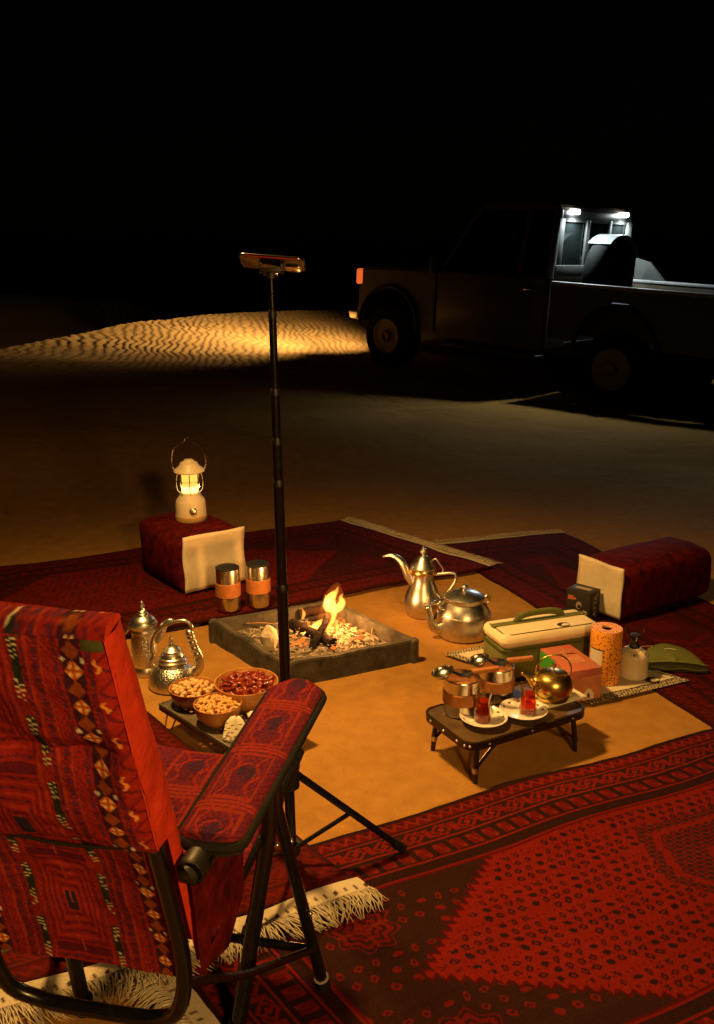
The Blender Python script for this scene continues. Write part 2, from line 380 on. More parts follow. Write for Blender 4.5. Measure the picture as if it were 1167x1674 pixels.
# ------------------------------------------------------------------ rugs
RED = np.array([.27, .015, .008]); DRED = np.array([.12, .006, .005]); BLK = np.array([.026, .012, .010]); ORG = np.array([.30, .024, .010]); NAVY = np.array([.03, .018, .028])
def tri(t): t = t % 1.0; return 1 - np.abs(2 * t - 1)
def rug_cols(u, v, L, W, seed=0, lozenge=True, tone=1.):
    d = np.minimum(np.minimum(u, L - u), np.minimum(v, W - v))
    t = np.where((np.minimum(v, W - v) < np.minimum(u, L - u)), u, v)
    c = np.empty(u.shape + (3,)); c[:] = RED
    def put(m, k): c[m] = k
    # ---- border bands
    put(d < .25, DRED); put(d < .014, BLK)
    b = (d >= .014) & (d < .056); put(b, DRED * 1.3); put(b & (np.abs(d - .035 - .013 * (tri(t / .036) - .5) * 2) < .0065), ORG); put(b & (np.hypot((t % .036) - .018, d - .026) < .0055), BLK)
    put((d >= .056) & (d < .062), BLK); put((d >= .062) & (d < .068), ORG * .9)
    b = (d >= .068) & (d < .128); y = d - .098; x = (t % .085) - .0425; dia = np.abs(x) / .036 + np.abs(y) / .028
    put(b, BLK * 1.2); put(b & (dia < 1), RED); put(b & (dia < .62), BLK); put(b & (dia < .34), ORG); put(b & (np.abs(np.abs(x) - .038) < .004) & (np.abs(y) < .02), RED)
    put(b & (np.abs(y - .02 * np.sin(t * 74)) < .004), RED * 1.1)
    put((d >= .128) & (d < .134), ORG); put((d >= .134) & (d < .139), BLK)
    b = (d >= .139) & (d < .198); y = d - .1685; cell = np.floor(t / .052); x = (t % .052) - .026
    s = np.abs(y - .020 * np.sin(x * 190)) < .0075
    put(b, DRED * 1.5); put(b & (np.abs(x) > .0175), BLK); put(b & s & (np.abs(x) < .0165), ORG * .95); put(b & (np.abs(x) < .0165) & (np.abs(np.abs(y) - .024) < .003), BLK)
    put((d >= .198) & (d < .204), RED); put((d >= .204) & (d < .236), BLK); put((d >= .236) & (d < .243), RED * .9); put((d >= .243) & (d < .25), DRED)
    # ---- field
    fld = d >= .25
    vc = W / 2; hw = W / 2 - .25
    k = np.minimum((u - .42) / .44, (L - .42 - u) / .44); k = np.clip(k, -1, 1)
    edge = k * (hw + .02) - np.abs(v - vc) + .024 * (tri((u + np.abs(v - vc) * .35) / .030) - .5)
    if not lozenge: edge = np.full(u.shape, 1.)
    inn = fld & (edge > 0); out = fld & ~inn
    put(inn, RED * 1.05); put(out, BLK * 1.25)
    # small motifs: rows of flecked buds in the red, sprigs in the dark corners
    def motifs(mask, cw, ch, dark, lite, dens, r0):
        row = np.floor(v / ch); uu = u + (row % 2) * cw / 2 + .006 * np.sin(v * 40); ce = np.floor(uu / cw)
        hsh = ((ce * 73856093 + row * 19349663 + seed * 83492791).astype(np.int64) & 0xffff) / 65535.
        h2 = ((ce * 19349663 + row * 83492791 + 7).astype(np.int64) & 0xffff) / 65535.
        x = (uu / cw - ce - .5) * cw + (h2 - .5) * cw * .25; y = (v / ch - row - .5) * ch + (hsh - .5) * ch * .25
        a = h2 * 6.28; xr = x * np.cos(a) + y * np.sin(a); yr = -x * np.sin(a) + y * np.cos(a)
        rr = np.hypot(xr * (.75 + .5 * hsh), yr * (1.15 - .3 * hsh)); ang = np.arctan2(yr, xr); rad = r0 * (.75 + .35 * hsh) * (.95 + .12 * np.cos(ang * np.where(h2 > .5, 4, 2)))
        m = mask & (hsh < dens)
        put(m & (rr < rad), dark); put(m & (rr < rad * .5) & (np.minimum(np.abs(xr), np.abs(yr)) < .0022) & (h2 > .25), lite)
    motifs(inn & (edge > .03), .033, .029, NAVY * .6, RED * .8, .92, .0102)
    motifs(inn & (edge > .03), .0165, .0145, DRED * .8, DRED * .8, .28, .0035)
    motifs(out, .048, .043, RED * .8, BLK, .75, .0115)
    if lozenge:
        put(fld & (np.abs(edge) < .006), DRED * .8)
        for uc in (L / 2, ):
            hx = np.abs(u - uc) / .24; hy = np.abs(v - vc) / .20; hexd = np.maximum(hx + hy * .45, hy) + .05 * (tri((u + v) / .028) - .5)
            mm = fld & (hexd < 1); put(mm, BLK * 1.6); lat = (tri((u + v) / .03) < .35) ^ (tri((u - v) / .03) < .35); put(mm & lat, DRED * 1.9); put(mm & (np.abs(hexd - .8) < .05), RED); put(mm & (hexd < .3), RED * .9)
        for uc, sv in ((.40, -1), (.40, 1), (L - .4, -1), (L - .4, 1)):
            x = u - uc; y = v - vc - sv * (hw - .10); ro = np.hypot(x, y) * (1 + .12 * np.cos(8 * np.arctan2(y, x)))
            mm = out & (ro < .075); put(mm, DRED * 1.6); put(mm & (tri(ro / .022) < .4), BLK); put(mm & (ro < .02), RED); put(mm & (np.abs(x) < .004), ORG * .7); put(mm & (np.abs(y) < .004), ORG * .7)
    if seed == 1: mu = c.reshape(-1, 3).mean(0); c = c * .88 + mu * .12
    if seed != 1: mu = c.reshape(-1, 3).mean(0); c = c * .55 + mu * .45
    c *= tone
    c *= (1 + .22 * fbm(u * 3, v * 60, 5 + seed, 3))[..., None] * (1 + .5 * fbm(u * 2.2, v * 2.2, 8 + seed))[..., None] * (1 + .25 * (rng.random(u.shape) - .5))[..., None]
    return np.clip(c, 0.003, .9)
def set_cols(me, C):
    a = me.color_attributes.new('col', 'FLOAT_COLOR', 'POINT'); n = len(C); q = np.ones((n, 4), np.float32); q[:, :3] = C; a.data.foreach_set('color', q.ravel())
def cloth_wave(x, y): return fbm(x * 1.7, y * 1.7, 9) * .012 + fbm(x * 9, y * 9, 5, 3) * .006 + np.abs(fbm(x * 2.3 + 9, y * 2.3, 41)) * .020
def rug(name, label, K, a, W, b, L, z, res, seed, lozenge=True, ends=((0, ),)):
    """K corner; b the long axis (u), a the short axis (v); sheared a little as a rug on sand lies"""
    a = Vector((a[0], a[1])).normalized(); b = Vector((b[0], b[1])).normalized()
    nu_, nv_ = int(L / res) + 1, int(W / res) + 1
    u, v = np.meshgrid(np.linspace(0, L, nu_), np.linspace(0, W, nv_))
    wob = .010 * np.sin(u * 3.1 + seed) + .006 * np.sin(u * 9.3)
    X = K[0] + b.x * u + a.x * (v + wob); Y = K[1] + b.y * u + a.y * (v + wob)
    Z = ground_z(X, Y, False) * 1.0 - (fbm(X * 1.7, Y * 1.7, 9) * .012 + fbm(X * 9, Y * 9, 5, 3) * .006) + cloth_wave(X, Y) + z
    base = Vector((K[0], K[1], 0))
    V = np.stack([X - base.x, Y - base.y, Z], -1).reshape(-1, 3); I = np.arange(nu_ * nv_).reshape(nv_, nu_)
    Q = np.stack([I[:-1, :-1], I[:-1, 1:], I[1:, 1:], I[1:, :-1]], -1).reshape(-1, 4)
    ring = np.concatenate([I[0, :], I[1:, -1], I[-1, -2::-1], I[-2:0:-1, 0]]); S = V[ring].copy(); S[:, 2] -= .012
    k = len(V); n = len(ring); r2 = np.roll(ring, -1); s1 = np.arange(n) + k; s2 = np.roll(s1, -1)
    Q = np.vstack([Q, np.stack([ring, s1, s2, r2], -1)])
    if (b.x * a.y - b.y * a.x) < 0: Q = Q[:, ::-1]
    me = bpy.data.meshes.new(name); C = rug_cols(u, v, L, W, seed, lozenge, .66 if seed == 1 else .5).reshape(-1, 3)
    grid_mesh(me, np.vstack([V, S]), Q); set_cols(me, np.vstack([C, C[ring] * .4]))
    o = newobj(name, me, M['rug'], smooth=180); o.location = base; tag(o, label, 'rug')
    return o, base, a, b
def fringe(rg, W, z, bandw=.055, length=.08, step=.0026, seed=1, at=0., sign=-1, L=0.):
    """woven cream band and loose tassels on the end u = at of a rug"""
    o, base, a, b = rg; rs = random.Random(seed)
    def pos(u, v, dz):
        u = np.asarray(u); v = np.asarray(v); x = base.x + b.x * u + a.x * v; y = base.y + b.y * u + a.y * v
        return np.stack([x - base.x, y - base.y, ground_z(x, y, False) - (fbm(x * 1.7, y * 1.7, 9) * .012 + fbm(x * 9, y * 9, 5, 3) * .006) + cloth_wave(x, y) + z + dz], -1)
    nb, na = 12, int(W / .006)
    jj, ii = np.meshgrid(np.arange(nb + 1), np.arange(na + 1)); v = W * ii / na; u = at + sign * bandw * jj / nb + .006 * np.sin(v * 17)
    V = pos(u, v, .0015 + .002 * np.sin(jj / nb * 3.14)).reshape(-1, 3)
    tick = ((v % .026) < .008) & (np.abs(jj / nb - .72 - .15 * ((v % .026) / .008 - .5)) < .14)
    C = np.where(tick[..., None], np.array([.05, .03, .02]), np.array([.54, .46, .34])).reshape(-1, 3)
    I = np.arange((na + 1) * (nb + 1)).reshape(na + 1, nb + 1); Q = np.stack([I[:-1, :-1], I[:-1, 1:], I[1:, 1:], I[1:, :-1]], -1).reshape(-1, 4)
    if (b.x * a.y - b.y * a.x) * sign > 0: Q = Q[:, ::-1]
    me = bpy.data.meshes.new('end_band'); grid_mesh(me, V, Q); set_cols(me, C); newobj('end_band', me, M['rug_cream'], o, 180)
    mb = MB()
    UU, VV, DD = [], [], []
    for i in range(int(W / step)):
        v = i * step + rs.uniform(-.002, .002); l = length * rs.uniform(.65, 1.1); sk = rs.uniform(-.22, .22) + .3 * math.sin(i * .06); hh = rs.uniform(.4, 1.2)
        for t in (0, .35, .7, 1):
            UU.append(at + sign * (bandw * .93 + l * t)); VV.append(v + sk * l * t * t + .006 * math.sin(i * 1.7 + t * 5) * t); DD.append(.003 + .010 * math.sin(math.pi * min(1, t * 1.15)) * hh - .006 * t)
    pts = pos(UU, VV, np.array(DD)).reshape(-1, 4, 3)
    for p in pts: mb.tube([Vector(q) for q in p], [.0016, .0019, .0015, .0008], 4)
    f = mb.build('fringe', M['cream_rug'], o, 180); f['kind'] = 'stuff'
M['rug_cream'] = mat('cream_weave', attr=True, rough=.95, var=.3, vscale=200, bump=.001, bscale=400)
E1 = (.9, .436)
RA = rug('red_rug', 'red rug with dark flecked field and wide border, beside the small tea table', (-.56, 1.895), (.60, -.80), 1.08, E1, 2.74, .012, .0033, 1)
RB = rug('dark_rug', 'dark red rug with cream fringe lying under the camp chair', (.0, 1.95), (-.9, -.436), 1.05, (-.64, .77), 2.2, .027, .0075, 2)
RC = rug('back_rug', 'dark red rug behind the fire pit, under the lantern cushion', (-.10, 5.23), (.66, -.75), 1.16, (-.885, -.465), 2.6, .026, .009, 3)
RD = rug('side_rug', 'red rug beside the cooler bag with a fringed far end', (.45, 4.80), (.95, .31), .78, (.34, -.94), 2.75, .006, .009, 4)
RE = rug('side_rug', 'dark red rug beneath the large red cushion block, plain edged', (1.10, 5.02), (-.40, -.92), 2.0, (.92, -.40), 1.9, -.006, .012, 5)
fringe(RA, 1.08, .010, seed=3, bandw=.05, length=.09)
fringe(RB, 1.05, .026, seed=4)
fringe(RC, 1.16, .025, seed=5, bandw=.03, length=.08, step=.006)
fringe(RD, .78, .006, seed=6, bandw=.03, length=.06, step=.006)

# ------------------------------------------------------------------ seat cushion blocks
def cushion_block(label, front, a, w, L, hgt, z):
    """front: left bottom corner of the beige end face; a: direction along that face"""
    a = Vector((a[0], a[1], 0)).normalized(); n = Vector((-a.y, a.x, 0))
    c = Vector((front[0], front[1], 0)) + a * w / 2
    t = thing('cushion_block', label, 'cushion', (c.x, c.y, z), math.atan2(a.y, a.x), 'red cushion blocks on the rugs')
    bm = bmesh.new(); bmesh.ops.create_cube(bm, size=1); bmesh.ops.scale(bm, vec=(w, L, hgt), verts=bm.verts); bmesh.ops.translate(bm, vec=(0, L / 2 + .008, hgt / 2), verts=bm.verts)
    bmesh.ops.bevel(bm, geom=bm.edges[:], offset=.042, segments=3, profile=.5, affect='EDGES')
    bmesh.ops.subdivide_edges(bm, edges=bm.edges[:], cuts=3, use_grid_fill=True)
    for v in bm.verts:
        k = fbm(np.array([v.co.x * 9 + 3]), np.array([v.co.y * 9 + v.co.z * 7]), 5)[0]
        v.co += Vector((v.co.x, v.co.y - L / 2, v.co.z - hgt / 2)).normalized() * k * .03
        fx = 1 - (2 * v.co.x / w) ** 2; fy = 1 - (2 * (v.co.y - L / 2) / L) ** 2; fz = 1 - (2 * (v.co.z - hgt / 2) / hgt) ** 2
        if v.co.z > hgt * .6: v.co.z += .016 * max(0, fx) * max(0, fy) - .012
        v.co.x += math.copysign(.014, v.co.x) * max(0, fy) * max(0, fz)
        if v.co.z < .0: v.co.z = 0
    me = bpy.data.meshes.new('cover'); bm.to_mesh(me); bm.free(); newobj('cover', me, M['cover'], t, 60)
    n_ = 14; V = []; 
    for i in range(n_ + 1):
        for j in range(n_ + 1):
            x = (i / n_ - .5) * w * .94; zz = .012 + j / n_ * (hgt * .94)
            V.append((x + .0022 * math.sin(j * .6) * (i in (0, n_)), -.006 - .006 * float(fbm(np.array([i * .4]), np.array([j * .4]), 6)[0]) - .004 * math.sin(j * .5), zz + .002 * math.sin(i * .5) * (j in (0, n_))))
    Q = [(i * (n_ + 1) + j, (i + 1) * (n_ + 1) + j, (i + 1) * (n_ + 1) + j + 1, i * (n_ + 1) + j + 1) for i in range(n_) for j in range(n_)]
    p = MB().add(V, Q).build('end_panel', M['beige'], t, 180); so = p.modifiers.new('s', 'SOLIDIFY'); so.thickness = .008; so.offset = -1
    return t
pf = P(299, 974, .03); pr = pf + Vector((.8, .6, 0)) * .335
w1 = (pr - pf).length; h1 = zfor(pf.x, pf.y, 878) - .03
cushion_block('red cushion block with beige end, carrying the lit lantern', (pf.x, pf.y), (pr - pf)[:2], w1, .46, h1, .028)
q1 = P(940, 985, .02); q2 = P(1016, 1016, .02)
w2 = (q2 - q1).length; h2 = zfor(q2.x, q2.y, 921) - .02
cushion_block('large red cushion block with beige end, behind the black carton', (q1.x, q1.y), (q2 - q1)[:2], w2, .60, h2 * .93, .012)

# ------------------------------------------------------------------ lit lantern on the cushion
lp = P(313, 849, h1 + .03); k = mpp(lp)
lt = thing('camp_lantern', 'cream camping lantern glowing yellow, standing on a red cushion block', 'lantern', lp, R(200))
def px(v): return v * k
MB().lathe([(0, 0), (px(25), 0), (px(26), px(2)), (px(25.5), px(9)), (px(24), px(10))], 28).build('foot_ring', M['tan_base'], lt)
MB().lathe([(px(24.6), px(9)), (px(25), px(12)), (px(24), px(30)), (px(23), px(34)), (px(17), px(42)), (px(16), px(46)), (0, px(46))], 28).build('base', M['cream_metal'], lt)
MB().lathe([(px(10), px(46)), (px(12.5), px(48)), (px(12.5), px(76)), (px(10), px(79))], 20).build('glow_tube', M['lampglow'], lt)
MB().lathe([(0, px(47)), (px(13.4), px(47)), (px(13.4), px(57)), (0, px(57))], 20).build('lamp_core', M['lampcore'], lt)
cage = MB()
for i in range(8):
    a = 2 * math.pi * i / 8
    cage.tube([(px(r_) * math.cos(a), px(r_) * math.sin(a), px(z_)) for r_, z_ in ((15, 45), (20, 50), (21.5, 60), (20.5, 72), (18, 80))], px(.8), 6, 3)
cage.tube([(px(21.5) * math.cos(a), px(21.5) * math.sin(a), px(66)) for a in np.linspace(0, 2 * math.pi, 25)[:-1]], px(.7), 6, closed=True)
cage.build('cage', M['chrome'], lt)
MB().lathe([(0, px(78)), (px(22), px(79)), (px(25), px(81)), (px(24), px(84)), (px(16), px(90)), (px(14), px(95)), (px(8), px(98)), (px(7), px(100)), (0, px(100))], 28).build('hood', M['cream_metal'], lt)
MB().tube([(px(x), 0, px(z)) for x, z in ((-25, 84), (-27, 98), (-24, 116), (-14, 126), (-7, 129), (-3, 135), (3, 135), (7, 129), (14, 126), (24, 116), (27, 98), (25, 84))], px(1.2), 8, 4).build('bail_handle', M['chrome'], lt)
kn = MB().lathe([(0, 0), (px(6), 0), (px(6), px(3)), (px(4), px(4)), (0, px(4))], 18).build('dial', M['bolt'], lt); kn.rotation_euler = (R(90), 0, R(-165)); kn.location = (px(24.5) * math.sin(R(165)) * -1, px(24.5) * math.cos(R(165)) * -1 * -1, px(22))
ang = R(-70) - R(200); kn.location = (px(24) * math.cos(ang), px(24) * math.sin(ang), px(20)); kn.rotation_euler = (R(90), 0, ang + R(90))
lt.rotation_euler = (0, 0, R(200)); lt.rotation_euler = (0, 0, R(10))
ang = R(-72) - R(10); kn.location = (px(24) * math.cos(ang), px(24) * math.sin(ang), px(20)); kn.rotation_euler = (R(90), 0, ang + R(90))

# ------------------------------------------------------------------ lathe cups with a leather band
def steel_cup(px_, py_, z, rpx, top_py, label, group, lid):
    p = P(px_, py_, z); k = mpp(p); r = rpx * k; H = zfor(p.x, p.y, top_py) - z
    t = thing('steel_cup', label, 'cup', p, random.uniform(0, 6), group)
    if lid: MB().lathe([(0, 0), (r * .93, 0), (r * .97, .004), (r, .01), (r, H * .93), (r * .97, H * .97), (r * .94, H * .97)], 32).build('body', M['steel'], t)
    else: MB().lathe([(0, 0), (r * .93, 0), (r * .97, .004), (r, .01), (r, H * .96), (r * 1.02, H * .98), (r * 1.0, H), (r * .95, H), (r * .94, H * .9), (r * .93, .012), (0, .012)], 32).build('body', M['steel'], t)
    MB().lathe([(r * 1.002, H * .33), (r * 1.05, H * .34), (r * 1.05, H * .64), (r * 1.002, H * .65)], 32).build('leather_band', M['leather'], t)
    if lid: MB().lathe([(0, H * .95), (r * .97, H * .95), (r * .985, H * .985), (r * .9, H), (0, H * 1.01)], 32).build('lid', M['dark_trim'], t)
    return t, p, r, H
steel_cup(374, 995, .034, 19.5, 926, 'steel tumbler with tan leather band, touching the beige cushion end', 'lidded steel tumblers', True)
steel_cup(423, 988, .034, 19, 920, 'steel tumbler with tan leather band, standing between its twin and the tripod pole', 'lidded steel tumblers', True)

# ------------------------------------------------------------------ fire pit
FZ = .092
cL, cF, cR = P(343, 1013, FZ), P(467, 1087, FZ), P(682, 1045, FZ)
cB = cL + cR - cF
cen = (cL + cR) / 2; cen.z = 0
fp = thing('fire_pit', 'square fire pit tray of grey metal walls holding the burning fire', 'fire pit', cen)
def wall(A, B, name='wall'):
    A = Vector((A.x, A.y, 0)) - cen; B = Vector((B.x, B.y, 0)) - cen; d = (B - A); L = d.length; d.normalize(); n = Vector((-d.y, d.x, 0)); t_ = .030
    bm = bmesh.new(); bmesh.ops.create_cube(bm, size=1); bmesh.ops.scale(bm, vec=(L + t_ * .6, t_, FZ + .01), verts=bm.verts)
    bmesh.ops.bevel(bm, geom=bm.edges[:], offset=.004, segments=2, affect='EDGES'); bmesh.ops.subdivide_edges(bm, edges=[e for e in bm.edges if e.calc_length() > .2], cuts=14, use_grid_fill=True)
    for v in bm.verts:
        s = float(fbm(np.array([v.co.x * 9 + A.x * 5]), np.array([v.co.z * 20]), 3)[0]); v.co.y += s * .014; v.co.z += s * .012
    m = Matrix.Translation((A + B) / 2 + n * t_ * .5 + Vector((0, 0, FZ / 2 - .005))) @ Matrix.Rotation(math.atan2(d.y, d.x), 4, 'Z')
    bmesh.ops.transform(bm, matrix=m, verts=bm.verts); me = bpy.data.meshes.new(name); bm.to_mesh(me); bm.free(); newobj(name, me, M['stone'], fp, 35)
for A, B in ((cF, cR), (cR, cB), (cB, cL), (cL, cF)): wall(A, B)
# ash bed
NA = 46; V = []
for i in range(NA + 1):
    for j in range(NA + 1):
        s, t_ = .03 + .94 * i / NA, .03 + .94 * j / NA; q = cF + (cR - cF) * s + (cL - cF) * t_
        z = .035 + .03 * math.exp(-((s - .5) ** 2 + (t_ - .45) ** 2) / .07) + .03 * float(fbm(np.array([q.x * 14]), np.array([q.y * 14]), 12)[0]) + .012 * float(fbm(np.array([q.x * 60]), np.array([q.y * 60]), 2)[0])
        V.append((q.x - cen.x, q.y - cen.y, z))
Q = [(i * (NA + 1) + j, (i + 1) * (NA + 1) + j, (i + 1) * (NA + 1) + j + 1, i * (NA + 1) + j + 1) for i in range(NA) for j in range(NA)]
MB().add(V, Q).build('ash_bed', M['ash'], fp, 180)['kind'] = 'stuff'
mb = MB()
for i in range(420):
    s, t_ = random.uniform(.08, .92), random.uniform(.08, .92); q = cF + (cR - cF) * s + (cL - cF) * t_ - cen; z = .045 + .03 * math.exp(-((s - .5) ** 2 + (t_ - .45) ** 2) / .07) + random.uniform(-.006, .008)
    a = random.uniform(0, 6.28); l = random.uniform(.006, .03); d = Vector((math.cos(a), math.sin(a), random.uniform(-.2, .3))) * l
    mb.tube([Vector((q.x, q.y, z)) - d / 2, Vector((q.x, q.y, z)) + d / 2], random.uniform(.0015, .005), 4, flat=random.uniform(.3, 1))
mb.build('ash_flakes', M['ash_flake'], fp, 0)['kind'] = 'stuff'
mb = MB()
for i in range(46):
    q = P(random.gauss(535, 30), random.gauss(1036, 12), .062) - cen; mb.ball((q.x, q.y, random.uniform(.055, .075)), [random.uniform(.004, .011) for _ in range(3)], 6, 4)
mb.build('embers', M['coal'], fp, 0)['kind'] = 'stuff'
fc = P(536, 1040, .05)
def log(label, a, b, r, m='char', name='burning_log', cat='log', seed=0):
    rs = random.Random(seed); a = Vector(a); b = Vector(b); n = 7
    pts = [a.lerp(b, i / n) + Vector((rs.uniform(-1, 1), rs.uniform(-1, 1), rs.uniform(-1, 1))) * r * .18 for i in range(n + 1)]; rad = [r * rs.uniform(.8, 1.1) for _ in pts]
    o = MB().tube([p - fc for p in pts], rad, 9).build(name, M[m], None, 50); o.location = fc; tag(o, label, cat); return o
log('charred log lying across the ash behind the flame', P(478, 1020, .075), P(545, 1052, .07), .026, seed=1)
log('short charred log end leaning up through the fire', P(510, 1060, .06), P(536, 1008, .14), .016, seed=2)
log('thin charred branch propped towards the flame', P(505, 1012, .08), P(548, 1004, .12), .012, seed=3)
e = log('glowing ember log at the back of the fire pit', P(492, 1003, .07), P(540, 992, .10), .02, 'ember', seed=4)
for i in range(9):
    a = P(random.uniform(395, 640), random.uniform(1000, 1058), .062); d = Vector((random.uniform(-1, 1), random.uniform(-.6, .6), random.uniform(0, .12))) * .07
    o = MB().tube([(-d), (0, 0, .004), d], [.002, .0035, .002], 5).build('kindling_stick', M['stick'], None, 60); o.location = a
    tag(o, 'thin pale kindling stick lying on the ash', 'stick', 'kindling sticks in the fire pit')
o = MB().ball((0, 0, 0), (.035, .03, .05), 14, 10)
o.v = [tuple(np.array(v) * (1 + .7 * float(fbm(np.array([v[0] * 40 + 5]), np.array([v[2] * 40 + v[1] * 30]), 7)[0]))) for v in o.v]
o = o.build('crumpled_paper', M['paper'], None, 25); o.location = P(440, 1044, .085); tag(o, 'crumpled pale paper scrap on the ash beside the tripod pole', 'paper')
# flames: closed bodies of glowing gas
fm = bpy.data.materials.new('flame_gas'); fm.use_nodes = True; n = fm.node_tree.nodes; n.clear()
e = n.new('ShaderNodeEmission'); e.inputs[0].default_value = (1, .33, .042, 1); e.inputs[1].default_value = 125.
oo = n.new('ShaderNodeOutputMaterial'); fm.node_tree.links.new(e.outputs[0], oo.inputs['Volume'])
fl = thing('campfire_flame', 'bright yellow flame rising from the logs in the fire pit', 'flame', fc)
def tongue(pts, rad, n=14):
    o = MB().tube([Vector(P(a, b, 0)) * 0 + fpix(a, b) - fc for a, b in pts], rad, n, 5)
    o.build('flame_tongue', fm, fl, 180)
FY = fc.y
def fpix(a, b):
    d = ray(a, b); t = FY / d[1]; return Vector(_O + d * t)
K = mpp(fc)
tongue([(534, 1046), (536, 1030), (543, 1016), (546, 1002), (541, 992), (539, 982), (544, 973), (550, 966), (553, 958)], [1.5*K, 3*K, 3.5*K, 5*K, 9.5*K, 10*K, 6.5*K, 3*K, .4*K])
tongue([(546, 1002), (554, 993), (559, 985), (557, 976), (561, 970)], [3*K, 7*K, 6*K, 3*K, .4*K])
tongue([(536, 1000), (533, 990), (535, 981), (531, 972)], [3*K, 6*K, 4*K, .4*K])
tongue([(516, 1060), (516, 1046), (513, 1034), (516, 1024), (523, 1017), (529, 1011)], [1*K, 4*K, 7*K, 7*K, 4*K, .5*K])
tongue([(520, 1048), (523, 1038), (522, 1028)], [2*K, 4*K, .5*K])
tongue([(549, 1036), (551, 1024), (548, 1012)], [1*K, 3.5*K, .5*K])
tongue([(494, 1012), (497, 1003), (493, 994)], [2*K, 3*K, .4*K])
gm = fm.copy(); gm.name = 'flame_glow'; gm.node_tree.nodes['Emission'].inputs[0].default_value = (1, .22, .02, 1); gm.node_tree.nodes['Emission'].inputs[1].default_value = 3.5
MB().tube([fpix(a, b) - fc for a, b in ((530, 1056), (536, 1030), (543, 1002), (547, 976), (552, 952))], [16*K, 22*K, 22*K, 18*K, 3*K], 18, 5).build('flame_haze', gm, fl, 180)
light('POINT', 'fire_light', W_FIRE, (1, .42, .10), fl, fpix(545, 988) - fc, shadow_soft_size=.035)

# ------------------------------------------------------------------ telescopic tripod with phone
tb = P(477, 1396, .06); tb.z = .0
td = ray(443, 452); tt_ = tb.y / td[1]; ttop = Vector(_O + td * tt_)
tp = thing('telescopic_tripod', 'tall black telescopic tripod pole standing behind the chair armrest', 'tripod', (tb.x, tb.y, .02))
o0 = Vector((tb.x, tb.y, .02)); axis_v = ttop - Vector((tb.x, tb.y, .02))
def on(py):
    for i in range(200):
        s = i / 199; q = o0 + axis_v * s
        v = np.array(q) - _O
        if CY - F_PX * (v @ _U) / (v @ _F) < py: return s
    return 1.
cuts = [on(1400), on(960), on(790), on(722), on(640), on(512), 1.0]; rad = [.0130, .0119, .0108, .0096, .0083, .0064]
for i in range(6):
    a, b = axis_v * cuts[i], axis_v * cuts[i + 1]; d = axis_v.normalized()
    s = MB().tube([a, b], rad[i], 16).build('pole_section', M['black_metal'], tp)
    if i < 5: MB().tube([b - d * .012, b - d * .002, b + d * .004], [rad[i] * 1.12, rad[i] * 1.12, rad[i] * .9], 16).build('collar', M['black_plastic'], s)
hub = axis_v * on(1272)
foot = P(658, 1388, .03) - o0
MB().tube([hub - axis_v.normalized() * .03, hub + axis_v.normalized() * .03], .026, 14).build('hub', M['black_plastic'], tp)
low = axis_v * on(1388); MB().tube([low - axis_v.normalized() * .015, low + axis_v.normalized() * .015], .022, 14).build('lower_collar', M['black_plastic'], tp)
for a in (0, 120, 240):
    m = Matrix.Rotation(R(a), 3, 'Z'); f_ = m @ Vector((foot.x, foot.y, 0)); f_.z = .012
    h_ = hub + f_.normalized() * .02; mid = h_.lerp(f_, .5)
    lg = MB().tube([h_, f_], .0095, 10).build('leg', M['black_metal'], tp)
    MB().tube([f_ - (f_ - h_).normalized() * .03, f_ + (f_ - h_).normalized() * .004], .0125, 10).build('rubber_foot', M['rubber'], lg)
    MB().tube([low + f_.normalized() * .015, mid], .006, 8).build('brace', M['black_metal'], tp)
K = mpp(ttop); top = axis_v
MB().tube([top - Vector((0, 0, .004)), top + Vector((0, 0, 6 * K))], 14 * K * .8, 14).build('head_disc', M['black_plastic'], tp)
cl = MB(); cl.box(top + Vector((0, 0, 10 * K)), (34 * K, 16 * K, 8 * K), .002)
for s in (-1, 1): cl.box(top + Vector((s * 17 * K, 0, 18 * K)), (4 * K, 14 * K, 26 * K), .0015)
cl.build('phone_clamp', M['black_plastic'], tp)
MB().tube([top + Vector((19 * K, -2 * K, 24 * K)), top + Vector((20 * K, -6 * K, 4 * K))], 2 * K, 8).build('clamp_lever', M['chrome'], tp)
MB().box(top + Vector((0, -7 * K, 4 * K)), (24 * K, 3 * K, 4 * K), .001).build('clamp_plate', M['phone_edge'], tp)
# phone lies nearly level in the clamp, screen to the sky
ph = thing('smartphone', 'dark smartphone clamped level on top of the telescopic pole', 'phone', o0 + top + Vector((3 * K, 0, 22 * K)), R(-4))
ph.rotation_euler = (R(-22), R(4), R(-4))
w_, d_ = 100 * K, 100 * K * .48
MB().prism(rrect(w_, d_, .010), -.004, .004).build('phone_body', M['phone'], ph, 30)
e_ = MB(); out = rrect(w_ + .0016, d_ + .0016, .0105); e_.tube([(x, y, 0) for x, y in out], .0036, 6, closed=True); e_.build('metal_edge', M['phone_edge'], ph, 60)
MB().prism(rrect(w_ - .006, d_ - .006, .008), .0040, .0046).build('screen', M['lens'], ph, 30)
MB().box((w_ * .33, d_ * .2, -.006), (.03, .03, .004), .0015).build('camera_bump', M['phone_edge'], ph)

# ------------------------------------------------------------------ camp chair
CH_C = Vector((-.372, 1.676, .030)); CH_A = R(11.3)
ch = thing('camp_chair', 'red patterned folding camp chair with black tube frame, seen from behind', 'chair', CH_C, -CH_A)
